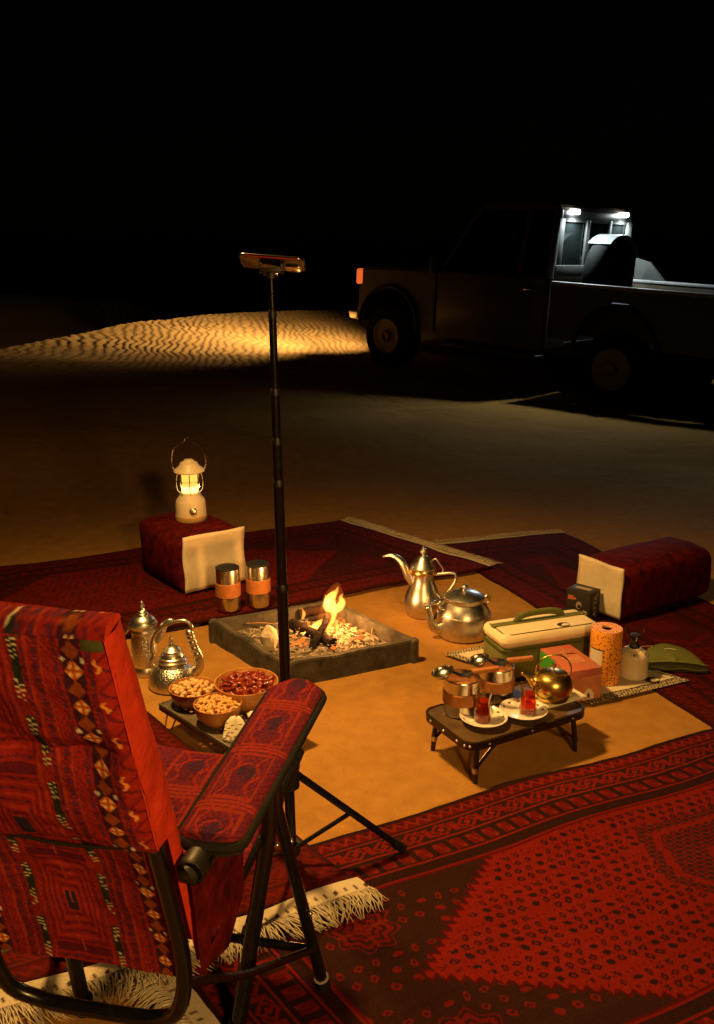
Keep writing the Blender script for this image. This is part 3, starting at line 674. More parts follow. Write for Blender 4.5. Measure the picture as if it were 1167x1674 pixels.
# local: x right, y forward, z up
def arm_pt(s, y, z): return (s * .235, y, z)
BW = .178
bt, bl = Vector((0, -.605, 1.030)), Vector((0, -.405, .35))               # back frame side line: top and lower end
bdir = (bl - bt)
fr = MB().tube([(-BW, *bt.yz), (-BW, *(bt + bdir * .5).yz), (-BW, *(bt + bdir * .93).yz), (-BW + .02, bl.y + .004, .275), (-BW + .07, -.385, .232), (-BW + .13, -.383, .225), (0, -.383, .225), (BW - .13, -.383, .225), (BW - .07, -.385, .232), (BW - .02, bl.y + .004, .275), (BW, *(bt + bdir * .93).yz), (BW, *(bt + bdir * .5).yz), (BW, *bt.yz)], .0135, 12, 5)
fr.build('back_frame', M['black_metal'], ch, 180)
for s in (-1, 1):
    apex = Vector((s * .240, -.085, .46))
    lg = MB().tube([apex + Vector((0, .0, .06)), apex, (s * .308, 0, -.02)], .0125, 12).build('leg', M['black_metal'], ch)
    d = (Vector((s * .308, 0, -.02)) - apex).normalized(); e_ = Vector((s * .308, 0, -.02))
    MB().tube([e_ - d * .03, e_ + d * .008], .0155, 12).build('foot_cap', M['rubber'], lg)
    MB().tube([e_ - d * .034, e_ - d * .031], .0162, 12).build('foot_ring', M['grey_print'], lg)
    lg = MB().tube([(s * .238, -.125, .52), (s * .238, -.13, .45), (s * .165, -.15, -.02)], .0155, 14).build('leg', M['black_metal'], ch)
    e_ = Vector((s * .165, -.15, -.02)); MB().tube([e_ + Vector((0, 0, .03)), e_ - Vector((0, 0, .008))], .018, 12).build('foot_cap', M['rubber'], lg)
    # side brace from the back frame towards the front leg
    MB().tube([(s * (BW - .0), -.40, .33), (s * .222, -.25, .22), (s * .29, -.03, .10)], .008, 8).build('brace', M['black_metal'], ch)
    for p_ in ((s * .2555, -.14, .42), (s * .262, -.068, .38), (s * .292, -.045, .20)):
        b_ = MB().ball(p_, .0055, 8, 5).build('rivet', M['bolt'], ch)
    # arm rail, bracket, padded arm
    MB().tube([(s * .235, -.45, .60), (s * .235, -.2, .605), (s * .235, .06, .622)], .013, 10).build('arm_rail', M['black_metal'], ch)
    br = MB().tube([(s * .222, -.475, .598), (s * .222, -.47, .598), (s * .225, -.42, .600), (s * .232, -.32, .597)], [.016, .022, .023, .020], 14, 3).box((s * .238, -.23, .575), (.030, .24, .045), .012); br.build('arm_bracket', M['black_plastic'], ch)
    out = []
    for i in range(13):
        a = R(180 * i / 12); out.append((.0575 * math.cos(a), .075 + .055 * math.sin(a)))
    for i in range(9):
        a = R(180 + 180 * i / 8); out.append((.052 * math.cos(a), -.415 + .02 * math.sin(a)))
    NX, NY = 36, 160; V = []; C = []
    def edge_w(y):
        if y > .075: return .0575 * math.sqrt(max(0, 1 - ((y - .075) / .0551) ** 2))
        w = .052 + (.0575 - .052) * (y + .415) / .49
        return w * math.sqrt(max(0, 1 - ((-.415 - y) / .0201) ** 2)) if y < -.415 else w
    ys = np.linspace(-.435, .13, NY + 1); y_all = []; x_all = []
    for y in ys:
        w = max(edge_w(y), .001)
        for i in range(NX + 1):
            x = (i / NX * 2 - 1) * w; r_ = abs(i / NX * 2 - 1); zz = .624 + -.012 * (y + .4) + .016 * math.sqrt(max(0, 1 - r_ ** 2.6)) * min(1, w / .03) + .004 * float(fbm(np.array([x * 20]), np.array([y * 14]), 15)[0])
            V.append((s * .235 + x, y, zz)); x_all.append(x); y_all.append(y)
    xa, ya = np.array(x_all), np.array(y_all)
    def sadu(x, y, seed=0):
        """woven red / violet ground with hooked medallions"""
        c = np.empty(x.shape + (3,)); c[:] = (.20, .017, .020)
        c[(tri(x / .011 + .3 * np.sin(y * 300)) < .42)] = (.12, .014, .035)
        c[(tri((x + y) / .013) < .3) & (tri((x - y) / .013) < .45)] = (.085, .016, .045)
        yc = (y % .175) - .0875; ov = np.hypot(x / .034, yc / .062); ov2 = np.maximum(np.abs(x) / .036, np.abs(yc) / .07)
        c[np.abs(ov2 - 1) < .06] = (.30, .03, .016); c[(ov < .82) & (tri((x * 1.3 - y) / .0085) > .42)] = (.10, .014, .036); c[(np.abs(ov - .62) < .05) & (yc > -.02)] = (.30, .026, .016); c[(np.hypot((x - .006) / .017, (yc - .012) / .026) < 1) & (tri((x + y) / .007) > .3)] = (.05, .018, .045); c[(np.abs(np.abs(x) - .022 - .006 * np.sin(y * 90)) < .0022)] = (.30, .024, .014)
        c[(np.abs(np.abs(yc) - .082) < .0035)] = (.32, .032, .018)
        return c * np.array([.78, .85, .95]) * (1 + .35 * (rng.random(x.shape) - .5))[..., None]
    C = sadu(xa, ya)
    I = np.arange((NX + 1) * (NY + 1)).reshape(NY + 1, NX + 1); Q = np.stack([I[:-1, :-1], I[:-1, 1:], I[1:, 1:], I[1:, :-1]], -1).reshape(-1, 4)
    me = bpy.data.meshes.new('arm_pad'); grid_mesh(me, np.array(V), Q); set_cols(me, C); pad = newobj('arm_pad', me, M['fabric'], ch, 180)
    pp = MB().tube([(s * .235 + x, y, .618 + -.012 * (y + .4)) for x, y in out], .0085, 8, closed=True); pp.build('piping', M['piping'], pad, 180)
    MB().prism([(s * .235 + x * .98, y) for x, y in out], .0, .022).move(Matrix.Translation((0, .0, .598 + .004))).build('pad_underside', M['piping'], pad, 30)
cb = MB().tube([(-.287, -.012, .085), (.287, -.012, .085)], .0095, 10); cb.build('cross_bar', M['black_metal'], ch)
# ---- back fabric: sleeve on the upper part, lower panel, side gussets
def back_cols(u, v):
    """u from the centre line (m), v down from the top (m)"""
    au = np.abs(u); c = np.empty(u.shape + (3,)); c[:] = (.29, .020, .014)
    c[tri(u / .0075 + .35 * np.sin(v * 300)) < .34] = (.19, .015, .020)
    c[(tri((u + v) / .010) < .3) & (tri((u - v) / .010) < .4)] = (.12, .014, .034)
    # side field with curling vine rows
    vine = np.abs(((au - .186) - .009 * np.sin(v * 150))) < .0032; c[(au > .172)] = (.28, .018, .013); c[vine & (au > .172)] = (.13, .012, .026)
    # violet columns
    for x0, w in ((.095, .006), (.122, .004), (.168, .005), (.078, .004)): c[(np.abs(au - x0) < w * .7) & (tri(v / .006) > .3)] = (.10, .018, .05)
    for x0 in (.052, .083, .103): c[np.abs(au - x0) < .002] = (.33, .034, .014)
    # centre panels: nested hooked rectangles
    m = au < .048; yc = (v % .23) - .115; bx = np.maximum(au / .046, np.abs(yc) / .10)
    c[m] = (.26, .018, .016); c[m & (tri(bx * 4.6) < .26)] = (.36, .03, .014); c[m & (tri(bx * 4.6 + .5) < .25) & (tri((u + v) / .006) > .35)] = (.09, .014, .04); c[m & (bx < .22)] = (.03, .02, .05); c[m & (np.abs(yc) > .106)] = (.11, .012, .03)
    # dark green band with white flowers
    g = (np.abs(au - .066) < .0062); c[g & ((v % .124) < .075)] = (.024, .030, .022); yv = (v % .062); fl_ = g & (yv < .034) & (np.hypot(au - .066 - .003 * np.sign(np.sin(v * 740)), (v % .0085) - .00425) < .0030)
    c[fl_] = (.62, .56, .36)
    # diamond band
    x0 = .145; yv = (v % .058) - .029; g = np.abs(au - x0) < .0135; c[g] = (.05, .012, .03); dg = np.abs(u - np.sign(u) * x0) / .0125 + np.abs(yv + .0145) / .0145; c[g & (dg < 1)] = (.25, .055, .012)
    xx = u - np.sign(u) * x0; dg = np.abs(xx) / .0135 + np.abs(yv - .0145) / .0145; mm = (dg < 1); c[mm] = (.66, .20, .03); c[mm & ((np.abs(xx) < .0012) | (np.abs(yv - .0145) < .0012))] = (.35, .06, .012); c[mm & (np.hypot(np.abs(xx) - .005, np.abs(yv - .0145) - .005) < .0026)] = (.80, .55, .25)
    c[(np.hypot(np.abs(np.abs(xx) - .0135) * 1.4, yv + .002) < .0042) & (np.floor(v / .058) % 2 == 0)] = (.6, .58, .52)
    # small orange S signs
    yv = (v % .066) - .033; xx = au - .1775 + .000; c[(np.abs(xx - .003 * np.sin(yv * 300)) < .0022) & (np.abs(yv) < .0105)] = (.68, .26, .06)
    return c * (1 + .3 * (rng.random(u.shape) - .5))[..., None] * (1 + .5 * fbm(u * 14, v * 9, 61))[..., None]
def panel(name, v0, v1, hw, off, crease, parent, res=.0026, wrapto=None, droop=0., puff=0.):
    nu_, nv_ = int(2 * hw / res), int((v1 - v0) / res); u, v = np.meshgrid(np.linspace(-hw, hw, nu_ + 1), np.linspace(v0, v1, nv_ + 1))
    Lb = bdir.length; t = v / Lb
    d = np.array(bdir / Lb); nrm = np.array([0, d[2], -d[1]]) * 1.0                       # points to the rear
    nrm = nrm if nrm[1] < 0 else -nrm
    o_ = off + crease * (fbm(u * 6, v * 9 + u * 5, 71) + .5 * fbm(u * 20, v * 26, 72)) - droop * np.cos(u / hw * math.pi / 2) * np.sin(np.clip((v - v0) / (v1 - v0), 0, 1) * math.pi)
    edge_ = np.clip((np.abs(u) / hw - .90) / .10, 0, 1); vv = (v - v0) / (v1 - v0)
    o_ = o_ + puff * (np.abs(np.sin(vv * math.pi * 2.0)) ** .6 - .5) * (1 - edge_) - puff * .5 * edge_ ** 2 + (.004 * np.sin((u + v * .7) * 60 + 3 * np.sin(v * 14)) * (1 - edge_) * np.exp(-((vv - .55) / .12) ** 2) if puff else 0)
    X = u; Y = bt.y + d[1] * v + nrm[1] * o_; Z = bt.z + d[2] * v + nrm[2] * o_
    # roll the top edge over the frame
    rr = .018
    I = np.arange((nu_ + 1) * (nv_ + 1)).reshape(nv_ + 1, nu_ + 1); Q = np.stack([I[:-1, :-1], I[1:, :-1], I[1:, 1:], I[:-1, 1:]], -1).reshape(-1, 4)
    me = bpy.data.meshes.new(name); grid_mesh(me, np.stack([X, Y, Z], -1).reshape(-1, 3), Q); set_cols(me, np.clip(back_cols(u, v), .004, .9).reshape(-1, 3)); return newobj(name, me, M['fabric'], parent, 180)
sl = panel('back_sleeve', -.004, .385, BW + .016, .019, .024, ch, puff=.016)
lo = panel('back_panel', .36, .715, BW - .014, .000, .018, ch, droop=.02)
Lb = bdir.length; bd = bdir / Lb; nb_ = Vector((0, bd.z, -bd.y)); nb_ = nb_ if nb_.y < 0 else -nb_
def bp_(x, v, off): q = bt + bd * v + nb_ * off; return Vector((x, q.y, q.z))
# front face and top of the padded back, and the hem of the sleeve
ff = MB()
G = [[bp_(x, v, -.030 - .012 * math.cos(x / BW * 1.5)) for v in np.linspace(-.004, .66, 14)] for x in np.linspace(-BW - .014, BW + .014, 14)]
ff.add([p for r_ in G for p in r_], [(i * 14 + j, i * 14 + j + 1, (i + 1) * 14 + j + 1, (i + 1) * 14 + j) for i in range(13) for j in range(13)]); fo = ff.build('back_front', M['red_cloth'], ch, 180)
tpn = 90; u = np.linspace(-BW - .016, BW + .016, tpn); V = []; C = []
for j in range(9):
    a = R(180 * j / 8)
    for x in u: 
        w_ = .004 * float(fbm(np.array([x * 18]), np.array([3.]), 5)[0]); q = bp_(x, -.004 - (.016 + w_) * math.sin(a), .019 - (.049) * (1 - math.cos(a)) / 2); V.append(tuple(q))
    C.append(back_cols(u, np.full(tpn, .05 + .06 * j / 8)))
I = np.arange(9 * tpn).reshape(9, tpn); Q = np.stack([I[:-1, :-1], I[:-1, 1:], I[1:, 1:], I[1:, :-1]], -1).reshape(-1, 4)
me = bpy.data.meshes.new('back_top'); grid_mesh(me, np.array(V), Q); set_cols(me, np.concatenate(C)); newobj('back_top', me, M['fabric'], ch, 180)
for s_ in (-1, 1):
    cap = [Vector(V[j * tpn + (0 if s_ < 0 else tpn - 1)]) for j in range(9)]; MB().add(cap, [tuple(range(9)) if s_ > 0 else tuple(range(9))[::-1]]).build('corner_cap', M['red_cloth'], ch, 0)
MB().tube([bp_(x, .386, .019 + .003 * math.sin(x * 30)) for x in np.linspace(-BW - .014, BW + .014, 30)], .0028, 6).build('sleeve_hem', M['piping'], sl, 180)
for s in (-1, 1):
    V = []; n_ = 60
    for i in range(n_ + 1):
        v = -.006 + .70 * i / n_; wob = .005 * math.sin(i * .55 + math.sin(i * .21) * 2) + .002 * math.sin(i * 2.3); x = s * (BW + .0145)
        o0_ = .019 if v < .385 else -.016
        for j in range(6):
            t_ = j / 5; V.append(tuple(bp_(x + s * (.006 * math.sin(math.pi * t_) + wob * .5 * math.sin(math.pi * t_)), v + .01 * t_ * math.sin(i * .5), o0_ + (-.030 - (.020 if v > .3 else .02 * v / .3) - o0_) * t_)))
    Q = [(i * 6 + j, (i + 1) * 6 + j, (i + 1) * 6 + j + 1, i * 6 + j + 1) for i in range(n_) for j in range(5)]
    MB().add(V, Q if s < 0 else [q[::-1] for q in Q]).build('side_gusset', M['red_cloth'], ch, 180)
    c_ = MB().box(bp_(s * (BW - .004), .004, .0125), (.030, .016, .024), .005); c_.build('corner_patch', M['green_dark'], sl)
    # hanging side panel below the arm
    MB().add([(s * .205, -.41, .36), (s * .226, -.25, .40), (s * .226, -.24, .60), (s * .212, -.45, .58), (s * .22, -.32, .34)], [(0, 4, 1, 2, 3)] if s > 0 else [(3, 2, 1, 4, 0)]).build('side_panel', M['cover'], ch, 0)
# seat
NX, NY = 120, 130; u, v = np.meshgrid(np.linspace(-.215, .215, NX + 1), np.linspace(-.375, .16, NY + 1))
Zs = .425 + .03 * (v + .40) / .56 - .03 * np.cos(u / .215 * 1.5) + .006 * fbm(u * 12, v * 12, 81) + .012 * np.clip((v - .08) / .08, 0, 1) * -1
me = bpy.data.meshes.new('seat'); I = np.arange((NX + 1) * (NY + 1)).reshape(NY + 1, NX + 1); Q = np.stack([I[:-1, :-1], I[:-1, 1:], I[1:, 1:], I[1:, :-1]], -1).reshape(-1, 4)
grid_mesh(me, np.stack([u, v, Zs], -1).reshape(-1, 3), Q); set_cols(me, np.clip(sadu(u.ravel() * .8, v.ravel()), .004, .9)); st = newobj('seat', me, M['fabric'], ch, 180)
so = st.modifiers.new('s', 'SOLIDIFY'); so.thickness = .02; so.offset = -1
MB().tube([(x, .150, .415 - .03 * math.cos(x / .215 * 1.5)) for x in np.linspace(-.22, .22, 20)], .010, 8).build('seat_bar', M['black_metal'], ch, 180)
for s in (-1, 1): MB().tube([(s * .22, .16, .440), (s * .222, -.1, .425), (s * .205, -.38, .40)], .011, 8).build('seat_rail', M['black_metal'], ch)

# ------------------------------------------------------------------ long-spouted coffee pot by the kettle
p = P(690, 1004, 0); k = mpp(p)
t = thing('coffee_pot', 'brass and silver Arabic coffee pot with long beak spout behind the kettle', 'coffee pot', p, R(-8))
def S(*q): return [(a * k, b * k) for a, b in q]
MB().lathe(S((0, 0), (24, 0), (26, 2), (27, 8), (30, 16), (31, 22), (28, 34), (22, 48), (18, 58), (17, 66), (18, 72)), 36).build('body', M['silver'], t)
MB().lathe(S((18, 70), (21, 71), (22, 74), (21, 78), (20, 80)), 36).build('collar', M['brass'], t)
lid = MB().lathe(S((20.5, 79), (21, 82), (19, 85), (14, 91), (10, 97), (7, 100), (5, 101), (0, 101)), 32).build('lid', M['silver'], t)
MB().lathe(S((4, 100), (3, 103), (5.5, 106), (6, 109), (4.5, 112), (2, 113), (2.5, 115), (0, 117)), 20).build('finial', M['silver'], lid)
MB().tube([(x * k, 0, z * k) for x, z in ((-14, 52), (-24, 66), (-32, 84), (-42, 95), (-54, 99), (-66, 96))], [9 * k, 9 * k, 8 * k, 6 * k, 4 * k, 1.5 * k], 14, 5, flat=.8).build('spout', M['silver'], t, 180)
MB().tube([(x * k, 0, z * k) for x, z in ((18, 69), (30, 71), (44, 73), (52, 71), (53, 62), (46, 48), (34, 34), (26, 26))], [2.6 * k] * 8, 10, 4).build('handle', M['silver'], t, 180)
MB().tube([(x * k, 0, z * k) for x, z in ((14, 92), (20, 96), (26, 88), (32, 80), (32, 72))], 1.4 * k, 8, 3).build('lid_lever', M['silver'], t, 180)

# ------------------------------------------------------------------ aluminium kettle
p = P(757, 1036, 0); k = mpp(p)
t = thing('kettle', 'plain aluminium camping kettle standing next to the cooler bag', 'kettle', p, R(20))
MB().lathe(S((0, 0), (40, 0), (43, 2), (44, 6), (43.5, 36), (42.5, 40), (36, 52), (31, 58), (30, 60)), 44).build('body', M['alu'], t)
MB().lathe(S((43.3, 37), (44.3, 38), (43.2, 40)), 44).build('seam', M['alu'], t)
lid = MB().lathe(S((31, 58), (32.5, 60), (32.5, 66), (31, 67), (24, 71), (10, 75), (0, 76)), 40).build('lid', M['alu'], t)
MB().lathe(S((3, 75), (2.5, 78), (5, 80), (5.5, 83), (3.5, 85), (0, 86)), 18).build('knob', M['alu'], lid)
MB().tube([(x * k, 0, z * k) for x, z in ((-38, 16), (-50, 18), (-58, 28), (-61, 44), (-64, 56))], [10 * k, 9 * k, 7 * k, 5 * k, 4.5 * k], 14, 5).build('spout', M['alu'], t, 180)
for s in (-1, 1):
    MB().tube([(s * x * k, 0, z * k) for x, z in ((38, 47), (44, 50), (46, 57), (42, 62), (37, 58))], 2 * k, 8, 3).build('handle_ear', M['alu'], t, 180)
# bail folded down behind
MB().tube([(x * k, y * k, z * k) for x, y, z in ((-44, 0, 58), (-46, 22, 50), (-30, 46, 44), (0, 54, 42), (30, 46, 44), (46, 22, 50), (44, 0, 58))], 1.8 * k, 8, 5).build('bail_handle', M['alu'], t, 180)

# ------------------------------------------------------------------ hammered coffee pot and ornate teapot at the left
p = P(239, 1100, 0); k = mpp(p)
t = thing('coffee_pot', 'tall hammered silver coffee pot standing behind the ornate teapot', 'coffee pot', p, R(0))
MB().lathe(S((0, 0), (22, 0), (23, 3), (22, 10), (21, 13), (20, 16)), 32).build('foot', M['silver'], t)
MB().lathe(S((20, 15), (21, 20), (21.5, 40), (21, 62), (19, 72), (20, 76)), 36).build('body', M['hammered'], t)
MB().lathe(S((19, 74), (21, 76), (20, 80), (22, 84), (23, 87), (21, 90)), 32).build('collar', M['silver'], t)
lid = MB().lathe(S((21, 89), (20, 93), (15, 98), (10, 101), (9, 104), (6, 106), (0, 107)), 28).build('lid', M['silver'], t)
MB().lathe(S((6, 105), (7, 108), (4, 110), (3, 114), (4.5, 117), (2, 121), (2.6, 123), (0, 126)), 18).build('finial', M['silver'], lid)
MB().tube([(x * k, 0, z * k) for x, z in ((-20, 88), (-24, 78), (-30, 70), (-40, 68), (-42, 60), (-38, 44), (-30, 30), (-22, 22))], 2.6 * k, 8, 4).build('handle', M['silver'], t, 180)
MB().tube([(x * k, 0, z * k) for x, z in ((18, 58), (28, 70), (34, 84), (44, 92), (52, 90))], [8 * k, 7 * k, 6 * k, 4 * k, 1.5 * k], 12, 4).build('spout', M['silver'], t, 180)
p = P(284, 1120, 0); k = mpp(p)
t = thing('ornate_teapot', 'ornate hammered silver teapot with arched handle beside the nut bowls', 'teapot', p, R(0))
MB().lathe(S((0, 0), (36, 0), (40, 3), (41, 8), (38, 18), (32, 28), (25, 36), (22, 38)), 40).build('body', M['hammered'], t)
MB().lathe(S((22, 37), (24, 39), (22, 42), (23, 45), (20, 48), (21, 51), (18, 53)), 32).build('collar', M['silver'], t)
lid = MB().lathe(S((19, 52), (18, 56), (14, 60), (15, 63), (11, 66), (8, 69), (0, 70)), 28).build('lid', M['silver'], t)
MB().lathe(S((5, 69), (3, 72), (4.5, 75), (2.5, 78), (3.5, 82), (1.5, 86), (0, 88)), 18).build('finial', M['silver'], lid)
MB().tube([(x * k, 0, z * k) for x, z in ((-30, 34), (-34, 44), (-30, 52), (-32, 66), (-26, 88), (-10, 104), (12, 112), (26, 112), (34, 102), (30, 92))], 3 * k, 10, 4).build('arched_handle', M['silver'], t, 180)
sp = [(30, 20), (42, 32), (43, 50), (36, 68), (32, 84), (29, 96)]
MB().tube([(x * k, 0, z * k) for x, z in sp], [9 * k, 9 * k, 7.5 * k, 6.5 * k, 6 * k, 6 * k], 14, 6).build('spout', M['silver'], t, 180)
bd_ = MB()
for i in range(9):
    j = i / 8 * 4.6; a = int(j); fx = j - a; x = sp[a][0] * (1 - fx) + sp[a + 1][0] * fx; z = sp[a][1] * (1 - fx) + sp[a + 1][1] * fx; bd_.ball((x * k, 0, z * k), (9.6 - i * .3) * k * .98, 10, 6)
bd_.build('spout_beads', M['silver'], t, 180)

# ------------------------------------------------------------------ perforated low table with bowls
GZT = .10
g1, g2 = P(262, 1152, GZT), P(382, 1226, GZT); dg = (g2 - g1); dg.z = 0; gl = dg.length; dg.normalize(); ng = Vector((-dg.y, dg.x, 0)); gw = .30
gc = (g1 + g2) / 2 + ng * gw / 2
t = thing('perforated_table', 'low perforated metal table on thin wire legs, holding three wooden bowls', 'table', (gc.x, gc.y, 0), math.atan2(dg.y, dg.x))
bm_ = MB(); NXp, NYp = 31, 25; xs = np.linspace(-gl / 2, gl / 2, NXp); ys = np.linspace(-gw / 2, gw / 2, NYp)
V = [(x, y, GZT) for y in ys for x in xs]; Q = []
for j in range(NYp - 1):
    for i in range(NXp - 1):
        if 2 <= i < NXp - 3 and 2 <= j < NYp - 3 and i % 2 == 0 and j % 2 == 1: continue
        Q.append((j * NXp + i, j * NXp + i + 1, (j + 1) * NXp + i + 1, (j + 1) * NXp + i))
top = MB().add(V, Q).build('perforated_top', M['perf'], t, 0); so = top.modifiers.new('s', 'SOLIDIFY'); so.thickness = .003; so.offset = 1
rim = MB()
for c, d in (((0, -gw / 2 - .001, GZT - .007), (gl + .006, .006, .024)), ((0, gw / 2 + .001, GZT - .007), (gl + .006, .006, .024)), ((-gl / 2 - .001, 0, GZT - .007), (.006, gw - .004, .024)), ((gl / 2 + .001, 0, GZT - .007), (.006, gw - .004, .024))): rim.box(c, d, .001)
rim.build('rim', M['perf'], t)
for s in (-1, 1):
    for q in (-1, 1):
        x0, y0 = s * gl * .40, q * gw * .47
        MB().tube([(x0 - .03, y0 * .9, GZT - .01), (x0 - .012, y0 * 1.12, .006), (x0 + .012, y0 * 1.12, .006), (x0 + .03, y0 * .9, GZT - .01)], .0026, 6).build('wire_leg', M['wire'], t)
gtm = Matrix.Translation((gc.x, gc.y, 0)) @ Matrix.Rotation(math.atan2(dg.y, dg.x), 4, 'Z')
def bowl(px_, py_, rpx, hpx, label):
    p = P(px_, py_, GZT + .003); k = mpp(p); r = rpx * k; H = hpx * k
    t = thing('wooden_bowl', label, 'bowl', p, 0, 'wooden snack bowls')
    MB().lathe([(0, 0), (r * .55, 0), (r * .62, .002), (r * .86, H * .35), (r * .98, H * .75), (r, H), (r * .965, H * 1.0), (r * .93, H * .8), (r * .80, H * .55), (r * .5, H * .45), (0, H * .42)], 40).build('bowl_wall', M['wood'], t)
    return p, r, H
def heap(p, r, H, n, mk, name, label, group, cat, dome, sc, mats):
    protos = [mk(i) for i in range(4)]
    for lay, cnt in ((0, int(n * .45)), (1, n)):
        for i in range(cnt):
            rr = r * (.74 if lay == 0 else .86) * math.sqrt((i + .5) / cnt); a = i * 2.39996 + lay + random.uniform(-.15, .15)
            z = H * .76 + dome * (1 - (rr / r) ** 2) - (sc * .8 if lay == 0 else 0) + random.uniform(-.1, .25) * sc
            me = protos[random.randrange(4)]; o = bpy.data.objects.new(name, me); col.objects.link(o)
            o.location = (p.x + rr * math.cos(a), p.y + rr * math.sin(a), p.z + z); o.rotation_euler = (random.uniform(-.5, .5), random.uniform(-.5, .5), random.uniform(0, 6.28)); s = random.uniform(.85, 1.12); o.scale = (s, s, s)
            tag(o, label, cat, group)
def proto(mb, m, sm=60):
    me = mb.mesh('piece'); me.materials.append(m); me.polygons.foreach_set('use_smooth', [True] * len(me.polygons)); return me
def mk_date(i):
    rs = random.Random(i); b = MB().ball((0, 0, 0), (.0185, .0088, .0082), 9, 7, rot=Matrix.Rotation(R(0), 3, 'Z')); b.v = [(x * (1 + .1 * math.sin(z * 300 + i)), y * (1 + .25 * rs.uniform(-1, 1)), z * (1 + .2 * rs.uniform(-1, 1)) + .12 * x * x / .0185) for x, y, z in b.v]; return proto(b, M['date'])
def mk_cashew(i):
    L = .011 + .001 * i; return proto(MB().tube([(-L, -.004, 0), (-L * .6, .002, .001), (0, .005, .002), (L * .6, .002, .001), (L, -.004, 0)], [.0025, .0052, .0058, .0052, .0028], 7), M['nut'])
def mk_nut(i): return proto(MB().ball((0, 0, 0), (.0105 + .001 * (i % 2), .0078, .0072), 8, 6), M['nut_pale'] if i < 3 else M['nut'])
b3 = bowl(404, 1150, 52, 40, 'large wooden bowl heaped with dark dates'); heap(*b3, 46, mk_date, 'date', 'glossy dark red date in the large wooden bowl', 'dates heaped in the large bowl', 'date', .020, .012, None)
b1 = bowl(316, 1150, 38, 30, 'small wooden bowl of pale mixed nuts next to the ornate teapot'); heap(*b1, 42, mk_nut, 'mixed_nut', 'pale roasted nut in the small bowl by the teapot', 'mixed nuts in the bowl by the teapot', 'nut', .018, .010, None)
b2 = bowl(357, 1180, 39, 34, 'small wooden bowl of cashews in front of the dates'); heap(*b2, 54, mk_cashew, 'cashew_nut', 'orange roasted cashew in the bowl in front of the dates', 'cashews in the front bowl', 'nut', .018, .009, None)
# knitted holder draped over the table edge, twisted cloth behind it
p = P(383, 1212, GZT); k = mpp(p)
NW, NH = 14, 12; V = []
for j in range(NH + 1):
    h_ = j / NH
    for i in range(NW + 1):
        w = (24 if h_ < .55 else 24 * math.sqrt(max(0.02, 1 - ((h_ - .55) / .46) ** 2))) * (.80 + .2 * (1 - h_)) * k; x = (i / NW - .5) * 2 * w * .82
        bul = .010 * math.sin(math.pi * i / NW); rib = .0018 * math.sin(j * 2.6) * math.sin(i * 2.2)
        V.append((x, h_ * .035 - .008 - bul + rib, h_ * 38 * k * .95 + .004 + (.0015 * math.sin(i * 3 + j * 3))))
kh = MB().add(V, [(j * (NW + 1) + i, j * (NW + 1) + i + 1, (j + 1) * (NW + 1) + i + 1, (j + 1) * (NW + 1) + i) for j in range(NH) for i in range(NW)]).build('knitted_holder', M['knit'], None, 180)
kh.location = (p.x, p.y, GZT + .002); kh.rotation_euler = (0, 0, R(-12)); so = kh.modifiers.new('s', 'SOLIDIFY'); so.thickness = .006
tag(kh, 'white knitted pot holder standing at the corner of the perforated table', 'pot holder')
mk_ = MB()
for j in range(5):
    for i in range(5):
        if (i + j) % 2 == 0: mk_.box(((i - 2) * 7 * k * (1 - .03 * j), -.0215 + .008 * (j / 5) + .0022 * (i - 2) ** 2 + .0055 * (j / 4), (7 + j * 6) * k), (5 * k, .003, 1.4 * k), .0005)
o = mk_.build('stitches', M['stick'], kh, 0)
p = P(408, 1196, GZT + .02); k = mpp(p)
o = MB().tube([P(404, 1205, GZT + .012) - p, P(407, 1190, GZT + .02) - p, P(412, 1176, GZT + .022) - p, P(410, 1168, GZT + .028) - p, P(417, 1162, GZT + .025) - p, P(424, 1154, GZT + .022) - p, P(432, 1146, GZT + .016) - p], [.006, .009, .008, .012, .007, .012, .008], 9, 4, flat=.6).build('twisted_cloth', M['towel'], None, 180)
o.location = p; tag(o, 'twisted white cloth napkin lying beside the date bowl', 'cloth')

# ------------------------------------------------------------------ folding tea table
TZ = .142
A_, B_, C_ = P(697, 1160, TZ), P(770, 1218, TZ), P(962, 1160, TZ)
du = (C_ - B_); du.z = 0; ta = math.atan2(du.y, du.x); du.normalize(); nv_ = Vector((-du.y, du.x, 0))
TL, TW = .47, .262; tcn = B_ + du * (TL / 2 - .012) + nv_ * (TW / 2 - .006)
t = thing('tea_table', 'small folding tea table with dark top and rounded corners', 'table', (tcn.x, tcn.y, .0), ta)
MB().prism(rrect(TL - .012, TW - .012, .042, 8), TZ - .014, TZ - .001).build('table_top', M['table_top'], t, 30)
o2 = rrect(TL, TW, .048, 8); i2 = rrect(TL - .014, TW - .014, .042, 8); n_ = len(o2)
V = [(x, y, TZ - .022) for x, y in o2] + [(x, y, TZ + .001) for x, y in o2] + [(x, y, TZ + .002) for x, y in i2] + [(x, y, TZ - .022) for x, y in i2]; Q = []
for a, b in ((0, 1), (1, 2), (2, 3), (3, 0)): Q += [(a * n_ + i, a * n_ + (i + 1) % n_, b * n_ + (i + 1) % n_, b * n_ + i) for i in range(n_)]
MB().add(V, Q).build('edge_frame', M['dark_rim'], t, 50)
for i, (x, y) in enumerate([(-.16, -TW / 2), (0, -TW / 2), (.16, -TW / 2), (-TL / 2, -.07), (-TL / 2, .0), (-TL / 2, .07), (-.222, -.118), (-.232, -.105)]): MB().ball((x, y, TZ - .010), .0045, 8, 5).build('rivet', M['bolt'], t)
